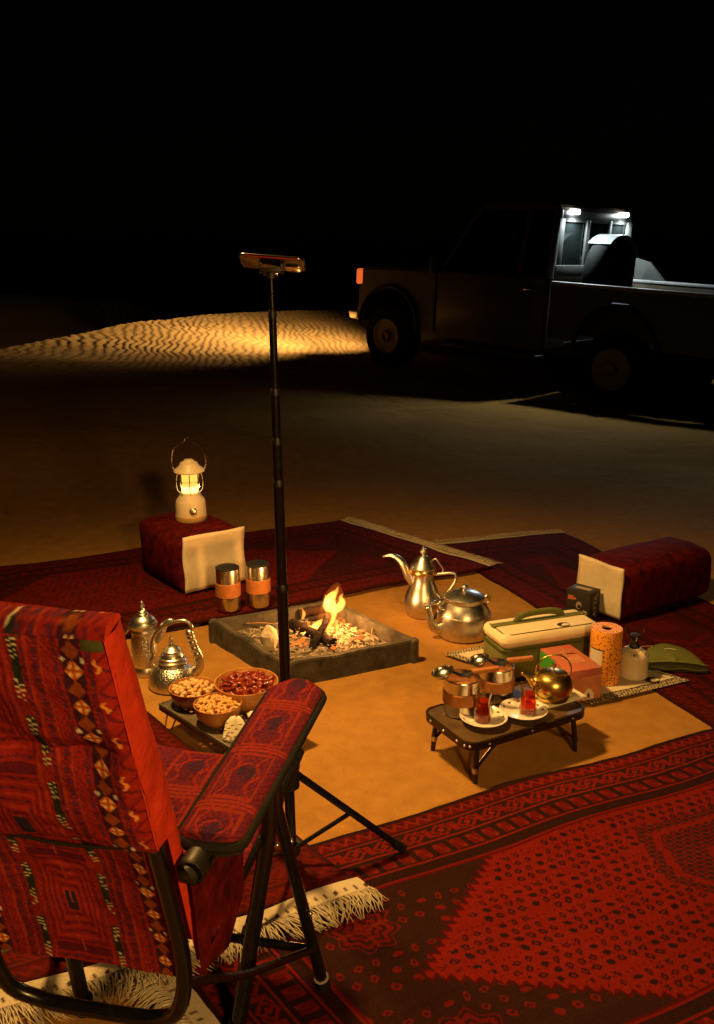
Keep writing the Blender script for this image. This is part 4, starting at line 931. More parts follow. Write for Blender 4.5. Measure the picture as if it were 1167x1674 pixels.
for sx in (-1, 1):
    for sy in (-1, 1):
        x0, y0 = sx * (TL / 2 - .05), sy * (TW / 2 - .028)
        lg = MB().tube([(x0, y0, TZ - .018), (x0 + sx * .006, y0 + sy * .006, .07), (x0 + sx * .010, y0 + sy * .010, -.004)], [.0085, .0085, .0075], 10).build('leg', M['dark_rim'], t)
        MB().tube([(x0 + sx * .0072, y0 + sy * .0072, .05), (x0 + sx * .008, y0 + sy * .008, .035)], .0105, 10).build('leg_joint', M['bolt'] if sx < 0 else M['dark_rim'], lg)
        MB().tube([(x0 + sx * .006, y0 + sy * .004, .045), (x0 - sx * .085, y0, TZ - .02)], .0055, 8).build('brace', M['dark_rim'], t)
# saucers and tea glasses
def saucer(px_, py_, rpx, label):
    p = P(px_, py_, TZ + .002); k = mpp(p); r = rpx * k
    t = thing('saucer', label, 'saucer', p, 0, 'dotted saucers on the tea table')
    m = MB(); prof = [(0, 0), (r * .55, 0), (r * .60, .002), (r * .78, .008), (r * .97, .019), (r, .021), (r * .975, .0215), (r * .90, .0175), (r * .87, .0162), (r * .80, .0125), (r * .55, .006), (0, .005)]
    m.lathe(prof, 72, ring=[(8, 6, 2, 1)]); m.build('plate', [M['porcelain'], M['saucer_dot']], t)
    return p, r
def tea_glass(p, k, label):
    t = thing('tea_glass', label, 'tea glass', (p.x, p.y, p.z + .0048), 0, 'filled tea glasses on saucers')
    h = 52 * k * 1.02; w = 14.5 * k
    prof = [(0, 0), (w * .92, 0), (w * 1.0, .003), (w * 1.02, h * .12), (w * .96, h * .3), (w * .80, h * .52), (w * .76, h * .62), (w * .86, h * .8), (w * 1.02, h)]
    inn = [(r - .0016, z) for r, z in prof[::-1][:-1]]; inn = [(r, max(z, .006)) for r, z in inn]
    MB().lathe(prof + inn + [(0, .006)], 32).build('glass', M['glass'], t, 60)
    tp_ = [(0, .0064), (w * .96 - .0022, .0064), (w * .97 - .0022, h * .12), (w * .94 - .0022, h * .3), (w * .80 - .0022, h * .52), (w * .765 - .0022, h * .62), (w * .8 - .0022, h * .69), (0, h * .69)]
    MB().lathe(tp_, 32).build('tea', M['tea'], t, 60)
pa, ra = saucer(790, 1180, 39, 'dotted white saucer, left by itself with a glass close to the table edge'); pb, rb = saucer(855, 1168, 39, 'dotted white saucer beside the gold teapot and its towel')
tea_glass(pa + Vector((-.003, 0, 0)), mpp(pa), 'glass of red tea on the saucer away from the gold teapot')
tea_glass(pb + Vector((.014, .0, 0)), mpp(pb), 'glass of red tea on the saucer nearest the gold teapot')
bpy.data.objects['saucer']['label'] = 'dotted white saucer between the banded steel mug and the table edge'
# mugs with ladles resting on them
def ladle(c, r, H, ang, label):
    t = thing('ladle', label, 'ladle', (c.x, c.y, c.z + H), R(ang), 'ladles lying on the mugs')
    rb_ = .036; n_ = 20; V = []; prof = []
    for j in range(9): a = R(90 * j / 8); prof.append((rb_ * math.sin(a), -rb_ * .62 * math.cos(a)))
    m = MB().lathe(prof + [(rb_ * .93, -.0005)] + [(q[0] * .92, q[1] * .92) for q in prof[::-1][1:]], 24); m.move(Matrix.Translation((-.062, 0, .023)) @ Matrix.Rotation(R(-18), 4, 'Y')); m.build('scoop', M['steel'], t, 60)
    MB().tube([(-.030, 0, .020), (-.005, 0, .006), (.02, 0, .008), (.038, 0, .013)], [.006, .011, .012, .008], 8, 3, flat=.45).build('neck', M['black_plastic'], t, 60)
    MB().box((.075, 0, .017), (.085, .018, .014), .004, rot=Matrix.Rotation(R(-4), 3, 'Y').to_4x4()).build('wood_handle', M['handle_wood'], t)
    MB().tube([(.014, -.012, .006), (.02, -.016, .002), (.028, -.012, .006)], .0025, 6).build('clip', M['bolt'], t)
tA, p1, r1, H1 = steel_cup(753, 1163, TZ + .0, 29, 1106, 'steel mug with tan leather band on the corner of the tea table', 'banded steel mugs on the tea table', False)
tB, p2, r2, H2 = steel_cup(810, 1140, TZ + .0, 28, 1087, 'steel mug with tan leather band, half hidden beside the gold teapot', 'banded steel mugs on the tea table', False)
ladle(p1, r1, H1, 8, 'steel ladle with wooden handle lying on the mug at the table corner')
ladle(p2, r2, H2, 5, 'steel ladle with wooden handle lying on the mug by the gold teapot')
# towel and gold teapot
tw = P(905, 1140, TZ); k = mpp(tw)
NT = 24; V = []
for j in range(NT + 1):
    for i in range(NT + 1):
        x, y = (i / NT - .5) * .19, (j / NT - .5) * .115; e_ = max(abs(i / NT - .5), abs(j / NT - .5)) * 2
        V.append((x, y, .011 * (1 - max(0, e_ - .85) / .15 * .8) + .004 * float(fbm(np.array([x * 30]), np.array([y * 30]), 91)[0])))
o = MB().add(V, [(j * (NT + 1) + i, j * (NT + 1) + i + 1, (j + 1) * (NT + 1) + i + 1, (j + 1) * (NT + 1) + i) for j in range(NT) for i in range(NT)]).build('folded_towel', M['towel'], None, 180)
o.location = (tw.x, tw.y, TZ + .002); o.rotation_euler = (0, 0, ta); so = o.modifiers.new('s', 'SOLIDIFY'); so.thickness = .011; so.offset = -1
tag(o, 'folded white towel under the gold teapot', 'towel')
p = P(902, 1141, TZ + .012); k = mpp(p) * .88
t = thing('gold_teapot', 'small shiny gold teapot standing on the folded towel', 'teapot', p, R(4))
MB().lathe(S((0, 0), (27, 0), (30, 2), (35, 14), (37, 24), (35.5, 36), (31, 45), (26, 49), (25, 50)), 44).build('body', M['gold'], t)
lid = MB().lathe(S((26.5, 48), (27, 50), (22, 53), (10, 55.5), (0, 56)), 36).build('lid', M['gold'], t)
MB().lathe(S((2, 55), (1.8, 61), (4, 64), (4.3, 67), (2.5, 69.5), (0, 70)), 16).build('knob', M['brass'], lid)
MB().tube([(x * k, 0, z * k) for x, z in ((-32, 22), (-40, 30), (-46, 42), (-54, 49), (-60, 52))], [7 * k, 6 * k, 4.5 * k, 3.5 * k, 3 * k], 12, 5).build('spout', M['gold'], t, 180)
MB().tube([(x * k, 0, z * k) for x, z in ((-30, 40), (-33, 52), (-30, 68), (-18, 82), (0, 87), (18, 82), (30, 68), (33, 52), (30, 40))], 1.7 * k, 8, 5).build('bail_handle', M['gold'], t, 180)

# ------------------------------------------------------------------ mat with cooler bag, carton, roll, gas stove
m1, m2_, m3_ = P(735, 1071, .008), P(962, 1150, .008), P(1115, 1113, .008)
du = m3_ - m2_; mL = (m1 - m2_).length; mW = du.length; mb_ = MB()
m4 = m1 + du; cm = (m1 + m2_ + m3_ + m4) / 4; cm.z = 0
def matq(s, t_): q = m2_ * (1 - s) * (1 - t_) + m3_ * s * (1 - t_) + m1 * (1 - s) * t_ + m4 * s * t_; return Vector((q.x - cm.x, q.y - cm.y, 0))
mt = thing('woven_mat', 'cream woven mat with dark patterned border under the cooler bag', 'mat', cm)
def sheet(name, s0, s1, t0, t1, z, m, n=20):
    V = []
    for i in range(n + 1):
        for j in range(n + 1):
            q = matq(s0 + (s1 - s0) * i / n, t0 + (t1 - t0) * j / n); w = float(cloth_wave(np.array([q.x + cm.x]), np.array([q.y + cm.y]))[0]) * .5; V.append((q.x, q.y, z + w))
    return MB().add(V, [(i * (n + 1) + j, (i + 1) * (n + 1) + j, (i + 1) * (n + 1) + j + 1, i * (n + 1) + j + 1) for i in range(n) for j in range(n)]).build(name, m, mt, 180)
sheet('border', -.03, 1.03, -.03, 1.03, .013, M['matborder']); sheet('weave', .03, .97, .035, .965, .0165, M['matweave'])
def crescent(parent, loc, rot, w, h, name='emblem', m='black_print', m2='white_print'):
    o = MB().prism([(w / 2 * math.cos(a), h / 2 * math.sin(a)) for a in np.linspace(0, 2 * math.pi, 25)[:-1]], 0, .0008).build(name, M[m], parent, 0); o.location = loc; o.rotation_euler = rot
    i = MB().prism([(w * .10 + w * .34 * math.cos(a), -h * .14 + h * .26 * math.sin(a)) for a in np.linspace(0, 2 * math.pi, 21)[:-1]], .0006, .0016).build('emblem_inlay', M[m2], o, 0); return o
eq = P(1066, 1111, .02) - cm; crescent(mt, (eq.x, eq.y, .0195), (0, 0, math.atan2(du.y, du.x)), .055, .045, m2='matweave')
CZ = .020
c1, c2, c3 = P(785, 1085, CZ), P(832, 1115, CZ), P(976, 1091, CZ)
dc = c3 - c2; dc.z = 0; ca = math.atan2(dc.y, dc.x); dc.normalize(); nc = Vector((-dc.y, dc.x, 0))
cl_, cw_ = .41, (c1 - c2).length * .98; ch_ = zfor(c2.x, c2.y, 1040) - CZ
cc = c2 + dc * (cl_ / 2 - .028) + nc * (cw_ / 2)
t = thing('cooler_bag', 'olive green cooler bag with cream lid and carry handle', 'cooler bag', (cc.x, cc.y, CZ), ca)
bh = ch_ * .74
MB().box((0, 0, bh / 2), (cl_, cw_, bh), .030, 4).build('body', M['green'], t, 50)
MB().tube([(x * 1.0, y, bh * .90) for x, y in rrect(cl_ + .004, cw_ + .004, .032)], .0035, 6, closed=True).build('zip', M['green_dark'], t, 180)
ld = MB().box((0, 0, bh * .92 + (ch_ - bh * .92) / 2), (cl_ + .006, cw_ + .006, ch_ - bh * .92), .030, 4).build('lid', M['cream'], t, 50)
MB().tube([(x, y, ch_ - .004) for x, y in rrect(cl_ - .03, cw_ - .03, .03)], .0028, 6, closed=True).build('lid_piping', M['green_dark'], ld, 180)
MB().box((0, .02, ch_ + .0015), (cl_ - .01, .030, .004), .001).build('strap', M['green'], ld)
hd = MB().tube([(x, .02, ch_ + z) for x, z in ((-.10, .002), (-.085, .020), (-.04, .030), (.04, .030), (.085, .020), (.10, .002))], [.006] * 6, 8, 4, flat=2.2).build('handle', M['green'], t, 180)
crescent(ld, (.06, -.055, ch_ + .0004), (0, 0, 0), .05, .036, m2='cream')
# pink tissue carton
t1_, t2_, t3_ = P(876, 1118, CZ), P(930, 1150, CZ), P(981, 1141, CZ)
dt = t3_ - t2_; dt.z = 0; ta2 = math.atan2(dt.y, dt.x); tw_ = dt.length * 1.0; dt.normalize(); nt = Vector((-dt.y, dt.x, 0)); tl_ = .21; th_ = zfor(t2_.x, t2_.y, 1098) - CZ
tc_ = t2_ + dt * tw_ / 2 + nt * tl_ / 2
t = thing('tissue_carton', 'pink tissue carton with a white tent picture and green flap', 'carton', (tc_.x, tc_.y, CZ - .001), ta2)
MB().box((0, 0, th_ / 2), (tw_, tl_, th_), .003, 2).build('carton_body', M['pinkbox'], t)
MB().box((0, -tl_ / 2 - .0006, th_ * .42), (tw_ * .94, .001, th_ * .72), 0).build('front_print', M['pinklight'], t, 0)
MB().box((-tw_ / 2 - .0008, tl_ * .24, th_ * .72), (.0012, tl_ * .46, th_ * .48), 0).build('green_flap', M['greencard'], t, 0)
te = MB().prism([(-.023, 0), (.023, 0), (.021, .020), (.010, .036), (0, .042), (-.010, .036), (-.021, .020)], 0, .0008).build('tent_print', M['white_print'], t, 0); te.rotation_euler = (R(90), 0, 0); te.location = (.012, -tl_ / 2 - .0012, .006)
te2 = MB().prism([(-.005, .004), (.005, .004), (.005, .018), (0, .026), (-.005, .018)], .0008, .0014).build('tent_door', M['black_print'], te, 0)
MB().prism(rrect(tw_ * .55, .10, .012), th_ - .0002, th_ + .0008).build('top_opening', M['pinklight'], t, 0)
fl_ = MB(); 
for i in range(7): fl_.tube([(-.03 + .01 * i, .03 + .004 * math.sin(i * 2), th_), (-.028 + .01 * i, .03 + .01 * math.sin(i), th_ + .012 + .004 * math.sin(i * 3))], [.007, .004], 6, flat=.4)
fl_.build('plastic_film', M['pinklight'], t, 60)
# dotted paper towel tube
p = P(986, 1111, CZ); k = mpp(p); r = 25 * k; H = zfor(p.x, p.y, 1026) - CZ
t = thing('paper_tube', 'tall orange dotted tissue tube standing on the mat', 'tube', p, R(15))
MB().lathe([(0, 0), (r * .97, 0), (r, .003), (r, H * .97), (r * .97, H), (r * .36, H), (r * .34, H * .97)], 40).build('tube_wall', M['tube_print'], t)
MB().lathe([(0, H * .965), (r * .35, H * .965), (r * .35, H * .97), (0, H * .97)], 24).build('tube_hole', M['black_print'], t)
def wrap(name, a0, a1, z0, z1, m, rr): 
    n_ = 10; V = [((r + rr) * math.cos(R(a0 + (a1 - a0) * i / n_)), (r + rr) * math.sin(R(a0 + (a1 - a0) * i / n_)), z) for i in range(n_ + 1) for z in (z0, z1)]
    MB().add(V, [(2 * i, 2 * i + 2, 2 * i + 3, 2 * i + 1) for i in range(n_)]).build(name, M[m], t, 180)
wrap('label_panel', 170, 228, H * .26, H * .66, 'white_print', .0006); wrap('label_line', 168, 236, H * .655, H * .675, 'black_print', .0010); wrap('label_line', -78, -38, H * .41, H * .43, 'black_print', .0010)
# gas canister with burner
p = P(1033, 1103, CZ); k = mpp(p); r = 24 * k
t = thing('gas_canister', 'cream gas canister topped with a small folding stove burner', 'gas canister', p, R(0))
MB().lathe(S((0, 1), (22, 0), (24.2, 1), (24.4, 4), (23.6, 5), (23.6, 34), (22.5, 39), (18, 44), (12, 46), (11, 49), (0, 49)), 40).build('canister', M['cream_metal'], t)
bn = MB().lathe(S((0, 48), (8, 48), (9, 52), (6, 54), (5, 60), (4.5, 66), (8, 68), (8, 71), (0, 72)), 20).build('burner', M['dark_trim'], t)
for a in (20, 140, 260): MB().tube([(x * k * math.cos(R(a)), x * k * math.sin(R(a)), z * k) for x, z in ((5, 60), (14, 66), (17, 78), (20, 78))], 1.2 * k, 6).build('pot_support', M['chrome'], bn)
MB().tube([(6 * k, -2 * k, 51 * k), (26 * k, -5 * k, 54 * k), (30 * k, -5 * k, 52 * k)], 1.3 * k, 6).build('valve_stem', M['chrome'], bn)
for a, z_ in ((-100, 42.5), (-40, 42.5)):
    o = crescent(t, (20.3 * k * math.cos(R(a)), 20.3 * k * math.sin(R(a)), z_ * k), (R(46), 0, R(a + 90)), .018, .010, 'printed_mark')
# black carton in front of the cushion
b1_, b2_, b3_ = P(918, 998, .02), P(958, 1014, .02), P(985, 1008, .02)
p = P(955, 1010, .02); k = mpp(p); bh_ = .124
t = thing('black_carton', 'black carton with grey lettering leaning by the beige cushion end', 'carton', (p.x, p.y + .04, .016), R(-43))
bw_, bl_ = .088, .115
MB().box((0, 0, bh_ / 2), (bl_, bw_, bh_), .003, 2).build('carton_body', M['black_print'], t)
text('lettering', 'ATTIL', .040, M['grey_print'], t, (bl_ / 2 + .0008, 0, bh_ * .5), (R(90), R(-90), R(90)))
MB().prism([(-.02, 0), (.02, .006), (.016, .014), (-.004, .011), (.012, .022), (-.02, .018)], 0, .0008).build('red_emblem', M['red_print'], t, 0)
o = t.children[-1]; o.location = (-.028, -bw_ / 2 - .0004, bh_ * .62); o.rotation_euler = (R(90), 0, 0)
crescent(t, (.005, -bw_ / 2 - .0002, bh_ * .48), (R(90), 0, 0), .026, .034, 'round_print', 'grey_print', 'black_print')
o = MB().prism([(-.012, -.008), (.012, -.012), (.016, .006), (-.002, .010)], 0, .0008).build('white_emblem', M['white_print'], t, 0); o.location = (.030, -bw_ / 2 - .0004, bh_ * .26); o.rotation_euler = (R(90), 0, 0)
MB().prism(rrect(.07, .03, .004), bh_ - .0002, bh_ + .0008).build('top_print', M['grey_print'], t, 0)
# round folded green pouch
pc = P(1056, 1092, .02); pe = P(1150, 1097, .02); dp = pe - pc; dp.z = 0; rp = dp.length * .5
pm = (pc + pe) / 2
t = thing('green_pouch', 'half round olive green fabric pouch lying beside the gas canister', 'pouch', (pm.x, pm.y, .018), math.atan2(dp.y, dp.x))
rp *= 1.15; V = []; NR, NAg = 10, 36
for i in range(NR + 1):
    for j in range(NAg + 1):
        a = math.pi * j / NAg; rr = rp * i / NR; x = rr * math.cos(a); y = rr * math.sin(a) * 1.75
        e_ = max(i / NR, 0); V.append((x, y, .020 + .020 * (1 - e_ ** 3) * (.55 + .45 * math.sin(a)) - .016 * (e_ > .99) + .006 * float(fbm(np.array([x * 14]), np.array([y * 14]), 3)[0])))
Q = [(i * (NAg + 1) + j, (i + 1) * (NAg + 1) + j, (i + 1) * (NAg + 1) + j + 1, i * (NAg + 1) + j + 1) for i in range(NR) for j in range(NAg)]
MB().add(V, Q).build('top_panel', M['green'], t, 180)
sk_ = MB(); V2 = [(V[NR * (NAg + 1) + j][0], V[NR * (NAg + 1) + j][1], z) for j in range(NAg + 1) for z in (-.004, .010)]; sk_.add(V2, [(2 * j, 2 * j + 2, 2 * j + 3, 2 * j + 1) for j in range(NAg)])
sk_.build('side_wall', M['green'], t, 60)
MB().add([(x, -.003, z) for x in np.linspace(-rp, rp, 13) for z in (-.004, .022 + .012 * (1 - (x / rp) ** 2))], [(2 * j, 2 * j + 2, 2 * j + 3, 2 * j + 1) for j in range(12)]).build('opening', M['green_dark'], t, 60)
MB().tube([(x, -.005, .006 + .003 * math.sin(x * 60)) for x in np.linspace(-rp, rp, 16)], .004, 6).build('zip', M['green_dark'], t, 180)
MB().tube([(x, -.003, .024 + .011 * (1 - (x / rp) ** 2)) for x in np.linspace(-rp, rp, 16)], .003, 6).build('seam', M['green'], t, 180)
o = MB().tube([(x, rp * .95 - abs(x) * .4, .038) for x in np.linspace(-.022, .022, 9)], .0022, 6, flat=.3).build('printed_mark', M['white_print'], t, 180)

# ------------------------------------------------------------------ pickup truck
SC = 1.05; RWx, RWy = 2.772, 9.922; FWx, FWy = .456, 12.28
hd_ = Vector((FWx - RWx, FWy - RWy, 0)); hl = hd_.length; hd_.normalize(); side = Vector((hd_.y, -hd_.x, 0))
WB = hl / SC; TR = 1.50
zr, zf = gz(RWx, RWy), gz(FWx, FWy)
rc = Vector((RWx, RWy, zr)) + side * (TR / 2 * SC)
tk = thing('pickup_truck', 'dark pickup truck parked on the sand with two white lamps on its cab', 'truck', rc)
pit = math.atan2(zf - zr, hl)
tk.rotation_euler = (0, -pit, math.atan2(hd_.y, hd_.x)); tk.scale = (SC,) * 3
# local: x forward, y left, z up, origin under the rear axle
def ext(outline, y0, y1, name, m, parent=tk, bev=.02):
    bm = bmesh.new(); n_ = len(outline); a = [bm.verts.new((x, y0, z)) for x, z in outline]; b = [bm.verts.new((x, y1, z)) for x, z in outline]
    bm.faces.new(a); bm.faces.new(b[::-1])
    for i in range(n_): bm.faces.new((a[i], b[i], b[(i + 1) % n_], a[(i + 1) % n_]))
    bmesh.ops.recalc_face_normals(bm, faces=bm.faces)
    if bev: bmesh.ops.bevel(bm, geom=[e for e in bm.edges if e.calc_face_angle(0) > .5], offset=bev, segments=2, affect='EDGES')
    me = bpy.data.meshes.new(name); bm.to_mesh(me); bm.free(); return newobj(name, me, M[m], parent, 40)
arch = lambda cx, r, z0: [(cx + r * math.cos(R(a)), z0 + r * math.sin(R(a))) for a in range(180, -1, -20)]
FX = WB + .57                                                        # nose
# lower body side profile with wheel arches (full width, hollow look comes from the dark underbody)
front_out = [(WB - .75, .50)] + [(WB - .52, .50)] + arch(WB, .47, .50)[1:-1] + [(WB + .52, .50), (FX, .60), (FX, 1.12), (FX - .05, 1.19), (WB - .75, 1.23)]
ext(front_out, -.84, .84, 'front_body', 'paint', bev=.03)
ext([(WB - .78, 1.21), (FX - .06, 1.17), (FX - .16, 1.25), (WB - .80, 1.31)], -.66, .66, 'hood', 'paint', bev=.03)
cabx0, cabx1 = .86, WB - .74
ext([(cabx0, .46), (cabx1, .46), (cabx1, 1.22), (cabx0, 1.24)], -.84, .84, 'cab_lower', 'paint', bev=.03)
ext([(cabx0 + .02, 1.90), (cabx1 - .42, 1.91), (cabx1 - .50, 1.97), (cabx0 + .05, 1.97)], -.70, .70, 'roof', 'paint', bev=.02)
for s in (-1, 1):
    def pil(xa, za, xb, zb, ya, yb, w, m='paint'): MB().tube([(xa, s * ya, za), (xb, s * yb, zb)], w, 8, flat=.8).build('pillar', M[m], tk, 50)
    pil(cabx1 - .03, 1.22, cabx1 - .46, 1.92, .78, .68, .04); pil(cabx0 + .03, 1.22, cabx0 + .05, 1.92, .79, .69, .055, 'paint_white'); pil(cabx0 + .42, 1.22, cabx0 + .40, 1.92, .79, .69, .035)
    MB().add([(cabx0 + .06, s * .785, 1.23), (cabx1 - .06, s * .775, 1.23), (cabx1 - .46, s * .69, 1.90), (cabx0 + .06, s * .695, 1.90)], [(0, 1, 2, 3)]).build('side_window', M['truck_glass'], tk, 0)
    dr = MB().box(((cabx0 + cabx1) / 2 + .1, s * .845, .88), (cabx1 - cabx0 - .26, .012, .66), .005).build('door', M['paint'], tk)
    MB().box((cabx0 + .22, s * .862, 1.10), (.14, .03, .035), .008).build('handle', M['chrome'], dr)
    mi_ = MB().box((cabx1 - .10, s * .99, 1.30), (.07, .16, .22), .02).tube([(cabx1 - .08, s * .82, 1.24), (cabx1 - .1, s * .93, 1.26)], .015, 6); mi_.build('mirror', M['dark_trim'], tk)
MB().add([(cabx1 - .04, -.76, 1.24), (cabx1 - .04, .76, 1.24), (cabx1 - .46, .67, 1.90), (cabx1 - .46, -.67, 1.90)], [(0, 1, 2, 3)]).build('windscreen', M['truck_glass'], tk, 0)
# cab rear wall with frame and two panes
rw = MB().box((cabx0 + .0, 0, 1.30), (.03, 1.50, .12), .008).box((cabx0 + .03, 0, 1.86), (.03, 1.36, .12), .008)
for y, w in ((-.70, .10), (.70, .10), (.18, .07), (-.28, .05)): rw.box((cabx0 + .015, y * .98, 1.58), (.03, w, .50), .008)
rw.build('rear_wall', M['paint_white'], tk)
for y, w in ((.43, .40), (-.05, .36), (-.49, .34)): MB().box((cabx0 + .035, y, 1.58), (.006, w, .46), 0).build('rear_pane', M['truck_glass'], tk, 0)
MB().box((cabx0 + .4, 0, 1.30), (.5, 1.3, .3), .05).build('seat', M['dark_trim'], tk)
# bed
ext([(-1.30, .62), (-.52, .62)] + arch(0, .50, .55)[1:-1] + [(.52, .62), (.82, .62), (.82, 1.17), (-1.30, 1.17)], .80, .85, 'bed_side', 'paint', bev=.008)
ext([(-1.30, .62), (-.52, .62)] + arch(0, .50, .55)[1:-1] + [(.52, .62), (.82, .62), (.82, 1.17), (-1.30, 1.17)], -.85, -.80, 'bed_side', 'paint', bev=.008)
for s in (-1, 1): MB().box((-.24, s * .825, 1.185), (2.12, .07, .035), .01).build('bed_rail', M['rail'], tk)
for s in (-1, 1): MB().box((0, s * .66, .86), (1.02, .27, .36), .03).build('wheel_tub', M['dark_trim'], tk)
MB().box((-.24, 0, .70), (2.1, 1.58, .05), .005).build('bed_floor', M['dark_trim'], tk)
MB().box((-1.285, 0, .90), (.05, 1.58, .52), .01).build('tailgate', M['paint'], tk)
MB().box((.81, 0, .92), (.04, 1.58, .46), .01).build('headboard', M['paint'], tk)
for s in (-1, 1):
    MB().box((-.35, s * .65, 1.30), (.03, .03, .28), .004).build('bed_post', M['paint_white'], tk) if s < 0 else None
g_ = MB().add([(.80, -.80, 1.19), (.40, -.80, 1.19), (.62, -.80, 1.40), (.80, -.80, 1.44), (.80, -.84, 1.19), (.40, -.84, 1.19), (.62, -.84, 1.40), (.80, -.84, 1.44)], [(0, 1, 2, 3), (7, 6, 5, 4), (0, 4, 5, 1), (1, 5, 6, 2), (2, 6, 7, 3), (3, 7, 4, 0)]).build('corner_gusset', M['paint_white'], tk, 0)
# spare wheel upright behind the cab
sp_ = MB().lathe([(.16, -.12), (.33, -.12), (.39, -.08), (.40, 0), (.39, .08), (.33, .12), (.16, .12), (.16, -.12)], 40); sp_.move(Matrix.Translation((.60, .10, 1.28)) @ Matrix.Rotation(R(90), 4, 'Y')); so_ = sp_.build('spare_tyre', M['rubber'], tk, 50)
cv = MB(); V = []
for i in range(19):
    a = R(50 + 105 * i / 18)
    for x in (-.135, .135): V.append((.60 + x, .10 + .412 * math.cos(a), 1.28 + .412 * math.sin(a)))
cv.add(V, [(2 * i, 2 * i + 1, 2 * i + 3, 2 * i + 2) for i in range(18)]).build('tyre_cover', M['tyre_white'], so_, 180)
# chassis, bumper, lamps
MB().box((WB / 2, 0, .46), (WB - 1.1, .9, .16), .02).build('chassis', M['dark_trim'], tk)
MB().box((FX + .08, 0, .62), (.16, 1.66, .17), .03).build('front_bumper', M['chrome'], tk)
MB().box((-1.36, 0, .60), (.10, 1.6, .14), .02).build('rear_bumper', M['dark_trim'], tk)
gr_ = MB()
for i in range(5): gr_.box((FX + .006, 0, .82 + i * .05), (.02, .84, .018), .004)
gr_.build('grille', M['dark_trim'], tk)
for s in (-1, 1):
    hl_ = MB().lathe([(0, 0), (.09, 0), (.10, .01), (.085, .03), (0, .045)], 24); hl_.move(Matrix.Translation((FX - .012, s * .58, .92)) @ Matrix.Rotation(R(90), 4, 'Y')); hb = hl_.build('headlight', M['headlamp'], tk)
    light('SPOT', 'headlight_beam', W_HEAD, (1, .78, .48), tk, (FX + .07, s * .58, .92), (0, R(-105.0), R(42)), spot_size=R(140), spot_blend=1.0, shadow_soft_size=.05)
    MB().box((FX - .03, s * .80, 1.07), (.12, .10, .19), .025).build('indicator', M['amber'], tk)
    MB().box((FX + .13, s * .74, .62), (.07, .17, .06), .015).build('bumper_lamp', M['chrome'], tk)
    ld_ = MB().box((cabx0 - .010, s * .50 - .0, 1.905), (.05, .15, .05), .012).build('work_lamp', M['led'], tk)
    light('SPOT', 'work_lamp_beam', W_LED * 4, (.82, .96, 1.), tk, (cabx0 - .06, s * .50, 1.88), (0, R(20), 0), spot_size=R(165), spot_blend=.5, shadow_soft_size=.04)
    MB().box((WB * .5 - .05, s * .88, .40), (1.35, .14, .05), .015).build('side_step', M['dark_trim'], tk)
    # wheels
    for x in (0, WB):
        y = s * TR / 2
        ty = MB().lathe([(.20, -.11), (.33, -.115), (.375, -.10), (.39, -.05), (.39, .05), (.375, .10), (.33, .115), (.20, .11)], 40); ty.move(Matrix.Translation((x, y, .385)) @ Matrix.Rotation(R(90), 4, 'X'))
        wh = ty.build('wheel', M['rubber'], tk, 40)
        rm = MB().lathe([(0, .135), (.045, .137), (.06, .150), (.075, .122), (.12, .116), (.17, .118), (.19, .125), (.205, .132), (.215, .128), (.222, .105), (.21, .10)], 32); rm.move(Matrix.Translation((x, y, .385)) @ Matrix.Rotation(R(-90 * s), 4, 'X'))
        rm.build('rim', M['rim'], wh)
        fl2 = MB().tube([(x + .49 * math.cos(R(a)), s * .86, .50 + .49 * math.sin(R(a))) for a in range(0, 181, 15)], .03, 8, flat=.6).build('wheel_flare', M['dark_trim'], tk, 60)

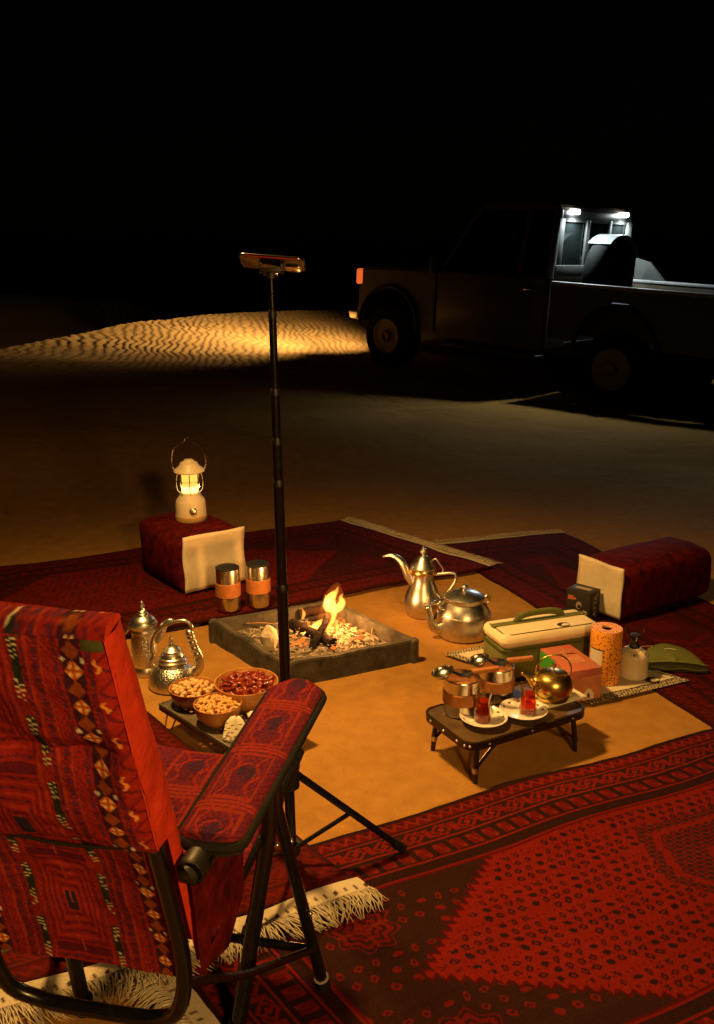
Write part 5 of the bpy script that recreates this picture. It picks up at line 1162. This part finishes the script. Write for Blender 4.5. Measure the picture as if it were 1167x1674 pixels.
# ------------------------------------------------------------------ shrub beyond the crest
sp0 = P(185, 530, 0); sx, sy = -7.0, 27.0
szz = gz(sx, sy)
t = thing('desert_shrub', 'low dark desert shrub beyond the rippled dune crest', 'shrub', (sx, sy, szz))
st_ = MB()
for i in range(14):
    a = i * 2.4; st_.tube([(0, 0, -.05), (.25 * math.cos(a), .25 * math.sin(a), .4 + .1 * (i % 3)), (.6 * math.cos(a), .6 * math.sin(a), .8 + .12 * (i % 4))], [.02, .012, .004], 5)
st_.build('stem', M['bark'], t)
lf = MB()
for i in range(1500):
    a, q, z = random.uniform(0, 6.28), random.random() ** .5, random.random(); r_ = .75 * q * (.6 + .4 * math.sin(3.1 * z)); c = Vector((r_ * math.cos(a), r_ * math.sin(a), .15 + z * .95 * (1 - .35 * q)))
    d = Vector((random.gauss(0, 1), random.gauss(0, 1), random.gauss(0, 1))).normalized() * .035; e_ = Vector((random.gauss(0, 1), random.gauss(0, 1), random.gauss(0, 1))).normalized() * .012
    lf.add([c - d, c + e_, c + d, c - e_], [(0, 1, 2, 3)])
lf.build('foliage', M['leaf'], t, 0)['kind'] = 'stuff'

# ------------------------------------------------------------------ two shaded camp lamps, unseen, placed to supply the light from out of view
def unseen_camp_lamp(label, foot, head, target, watts, size, blend, soft):
    foot = Vector(foot); head = Vector(head); g = gz(foot.x, foot.y); foot.z = g
    t = thing('unseen_camp_lamp', label, 'lamp', foot)
    hp = head - foot; tall = hp.z + .14
    MB().tube([(0, 0, .02), (0, 0, tall - .1), (hp.x * .15, hp.y * .15, tall), (hp.x * .9, hp.y * .9, tall + .02), (hp.x, hp.y, hp.z + .10)], .013, 10, 4).build('pole', M['black_metal'], t)
    for a in (0, 120, 240): MB().tube([(0, 0, .4), (.36 * math.cos(R(a)), .36 * math.sin(R(a)), .0)], .010, 8).build('leg', M['black_metal'], t)
    rq = (Vector(target) - head).to_track_quat('-Z', 'Y').to_euler()
    sh = MB().lathe([(.045, .10), (.06, .09), (.13, .0), (.135, -.01), (.128, .0), (.055, .085)], 28).build('shade', M['black_metal'], t, 60); sh.location = hp + Vector((0, 0, .02)); sh.rotation_euler = rq
    light('SPOT', 'lamp_beam', watts, WARM, t, hp, rq, spot_size=R(size), spot_blend=blend, shadow_soft_size=soft)
unseen_camp_lamp('unseen tall shaded camp lamp arching high over the fire pit', (-2.6, 1.9, 0), (-.75, 2.75, 2.75), (-.1, 2.5, 0), W_STAND, 116, 1.0, .15)
unseen_camp_lamp('unseen shorter shaded camp lamp standing on the sand behind the chair', (1.15, -1.0, 0), (1.0, -.9, 1.95), (-.1, 1.35, .35), W_BACK, 84, 1.0, .16)
